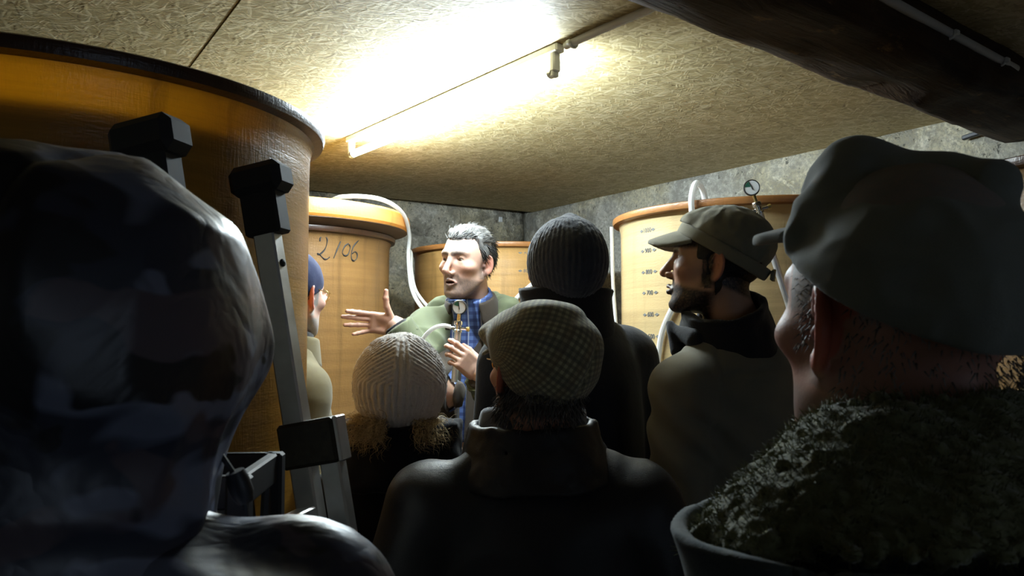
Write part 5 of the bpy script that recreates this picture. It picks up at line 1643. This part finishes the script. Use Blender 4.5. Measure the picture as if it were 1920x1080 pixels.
# --- the hooded person in the left foreground ------------------------------------
pa = Person('person in a shiny dark camouflage rain jacket with the hood up, filling the left foreground', (-.330, .565), radians(-4), 1.66, None,
            face=dict(tone=(.55, .34, .25)), fine=.006)
def hooded():
    P = pa; L = P.to_local; J = P.J
    P.hc = L((-.325, .600, 1.503)); P.hR = rot(radians(-4), radians(-4), 0)
    J['neck'] = L((-.335, .565, 1.395)); J['shL'] = L((-.515, .545, 1.292)); J['shR'] = L((-.150, .560, 1.310)); J['chest'] = V3(0, 0, 1.17); J['pelvis'] = V3(0, 0, .90)
    J['elR'] = V3(.245, -.02, 1.05); J['elL'] = V3(-.245, -.02, 1.05)
    P.body(); P.trousers(M['jeans']); P.shoes(M['leather'])
    def ext(s, p, d):
        f = s.h2p(V3(0, 0, 0)[None])[0]
        # soft drag lines from the collar to the shoulder point
        r = p-J['neck'].astype(np.float32)
        d = d - .007*np.sin(r[:, 1]*55+r[:, 2]*38+2*noise(p*9, 6))*sstep(.09, .16, np.abs(r[:, 0]))*sstep(.34, .2, np.abs(r[:, 0]))
        return d
    jk = P.jacket(M['camo'], hem=.66, res=.0085, fold=.008, bulk=1.08, sh=.080, fseed=170, arm=1.08, ext=ext, name='rain_jacket')
    def hood(q):
        d = s_ell(q, (0, -.018, .020), (.150, .150, .124))
        d = smin(d, s_ell(q, (0, -.045, .045), (.120, .115, .105)), .05)
        d = smin(d, s_cap(q, (0, -.035, -.05), (0, -.030, -.135), .122, .130), .03)
        rd = np.abs(noise(q*np.array([10, 10, 8], np.float32)+1.7, 5)); rd2 = np.abs(noise(q*np.array([21, 21, 16], np.float32), 6))
        d = d + .013*(rd-.3) + .006*(rd2-.3) + .006*noise(q*7, 9)
        sm = np.abs(np.abs(q[:, 0])-.050)
        d = d + .0035*np.exp(-(sm/.005)**2)*(q[:, 2] > -.02)
        nk = np.exp(-((q[:, 2]+.115)/.020)**2); d = d + .006*nk        # drawn in at the neck
        face = s_ell(q, (0, .125, .0), (.088, .11, .115))
        inn = s_ell(q, (0, .01, .015), (.118, .130, .112))
        d = smax(d, -face, .012); d = smax(d, -smax(inn, -(q[:, 2]+.10), .01), .010)
        return d
    hd = P.headwear('hood', M['camo'], hood, (-.19, -.22, -.17), (.19, .16, .18), .0055, parent=jk)
    a = L((-.312+.004, .655, 1.402)); a = P.h2p(V3(.118, .030, -.088)[None])[0]
    m = MB(); m.lathe([(.001, -.012), (.007, -.012), (.0085, -.004), (.0085, .006), (.006, .013), (.001, .013)], 12, a, (.3, .2, -1), closed=False)
    m.tube([a+V3(-.02, .0, .03), a+V3(-.004, 0, .008), a+V3(.004, 0, -.012), a+V3(.006, .002, -.035)], .0022, 6)
    m.build('cord_lock', M['black_plastic'], hd)
hooded()

# --- the man with the grey cap and sherpa collar in the right foreground ------------
pb = Person('man in a crumpled grey-green cap and denim jacket with sherpa collar, filling the right foreground', (.342, .625), radians(22), 1.67, None,
            face=dict(stubble=.55, stubble_col=(.20, .17, .16), hair=(.26, .24, .235), tone=(.50, .26, .20), ear_flush_glow=.95, scalp=lambda q: np.where(q[:, 1] < .045, .004-.12*np.maximum(.0-q[:, 1], 0)+0*q[:, 1], .05)), fine=.0036)
def grey_cap():
    P = pb; L = P.to_local; J = P.J
    P.hc = L((.317, .660, 1.535)); P.hR = rot(radians(15-22), radians(3), radians(0)); P.hs = 1.02
    J['neck'] = L((.345, .625, 1.392)); J['shL'] = L((.155, .565, 1.262)); J['shR'] = L((.515, .695, 1.262)); J['chest'] = V3(0, .0, 1.14); J['pelvis'] = V3(0, 0, .88)
    P.body(); P.trousers(M['jeans']); P.shoes(M['leather'])
    def plane(q): return q[:, 2]-(.040+.48*np.clip(q[:, 1]+.0, -.13, .09))
    def crown(q):
        d = s_ell(q, (0, -.016, .026), (.091, .116, .074))
        d = smin(d, s_ell(q, (-.010, .028, .096), (.052, .048, .054)), .040)
        d = smin(d, s_ell(q, (.0, -.030, .058), (.055, .060, .045)), .04)
        d = smin(d, s_cap(q, (-.016, .045, .140), (.026, -.070, .108), .014, .016), .028)
        d = smin(d, s_cap(q, (-.052, .045, .094), (-.046, -.075, .066), .006, .008), .016)
        d = smin(d, s_cap(q, (-.030, .085, .092), (-.072, .030, .070), .005, .007), .014)
        d = smin(d, s_ell(q, (0, -.02, .02), (.088, .110, .07)), .02)
        rd = np.abs(noise(q*np.array([17, 12, 20], np.float32)+2.1, 31)); rd2 = np.abs(noise(q*np.array([42, 20, 34], np.float32), 32))
        fr = sstep(.0, .09, q[:, 1])
        d = d + .007*(rd-.3) + (.004+.007*fr)*(rd2-.3) + .002*noise(q*30, 33)
        return smax(d, -plane(q), .005)
    cap = P.headwear('cap', M['cap_cotton'], crown, (-.13, -.17, -.06), (.13, .12, .18), .0038)
    def seam(q):
        h = plane(q); d = s_ell(q, (0, -.020, .062), (.0975, .1235, .105)); return smax(np.abs(d)-.0015, np.abs(h-.030)-.002, .001)
    P.headwear('peak', M['cap_cotton'], lambda q: visor(q, .082, .064, .070, .084, .02, 2.6, .0042), (-.11, .03, -.03), (.11, .18, .11), .0038, parent=cap)
    # cropped grey hair at temple and nape
    rr = np.random.default_rng(15); roots = []; dirs = []; cols = []
    for _ in range(1500):
        a = rr.uniform(-2.35, 2.35); z = rr.uniform(-.075, .035) if abs(a) < 1.35 else rr.uniform(-.02, .045)
        x = sin(a)*.0745; y = -cos(a)*.096-.014
        if z < -.01: x *= 1-.9*(-z-.01)*1.2; y += .5*(-z-.01)
        if 1.35 < abs(a) < 1.75 and z < .025: continue
        roots.append(P.h2p(V3(x, y, z)[None])[0]); dirs.append(P.hR @ unit(V3(sin(a)*.5+rr.normal()*.3, -cos(a)*.5+rr.normal()*.3, -.6))); g = rr.uniform(0, 1)
        cols.append(np.array([.14, .12, .11])*(1-g)+np.array([.42, .40, .39])*g)
    n = len(roots)
    strands('hair', M['hair'], roots, dirs, rr.uniform(.004, .010, n), rr.uniform(.0006, .0010, n), cols, P.root, seg=3, grav=.3)
    jk = P.jacket(M['denim'], hem=.66, res=.009, fold=.006, bulk=1.10, sh=.082, fseed=190, arm=1.2, name='denim_jacket')
    tuft = lambda p: -.0065*np.abs(noise(p*118, 41)) - .0075*np.abs(noise(p*70+5, 44)) - .006*noise(p*30, 42) + .006
    P.ring('sherpa_collar', M['sherpa'], jk, J['neck']+V3(0, -.010, -.012), J['neck']+V3(0, .005, .086), .215, .088, .019, gap=.5, res=.0036, disp=tuft, bulge=.008, sq=(1.02, .60))
    fuzz(jk.children[-1], 16000, (.005, .011), .0005, (.165, .170, .075), 77, jk, zmin=J['neck'][2]-.06)
    P.ring('collar_edge', M['denim'], jk, J['neck']+V3(0, -.010, -.050), J['neck']+V3(0, -.010, .0), .220, .238, .006, gap=.5, res=.006, sq=(1.02, .62), disp=lambda p: .002*noise(p*40, 3))
    m = MB()
    cz = J['neck']+V3(-.06, -.150, -.12)
    m.box(cz, (.006, .004, .018), bev=.002); m.build('button_tab', M['brass'], jk)
grey_cap()

# --- what the speaking man holds -------------------------------------------------
gp = V3(-.165, 2.500, 1.604)
sampler('white-faced gauge on a metal sampling tube with a clear hose, held by the speaking man', gp, (-.065, .02, -1), (1, -.25, .1), .235, .0115, .0232, (-.12, -1, -.12),
        hose_pts=[(-.028, .004, -.062), (-.050, .0, -.058), (-.080, .0, -.066), (-.110, .01, -.092), (-.135, .02, -.135), (-.15, .03, -.20), (-.16, .04, -.30)])
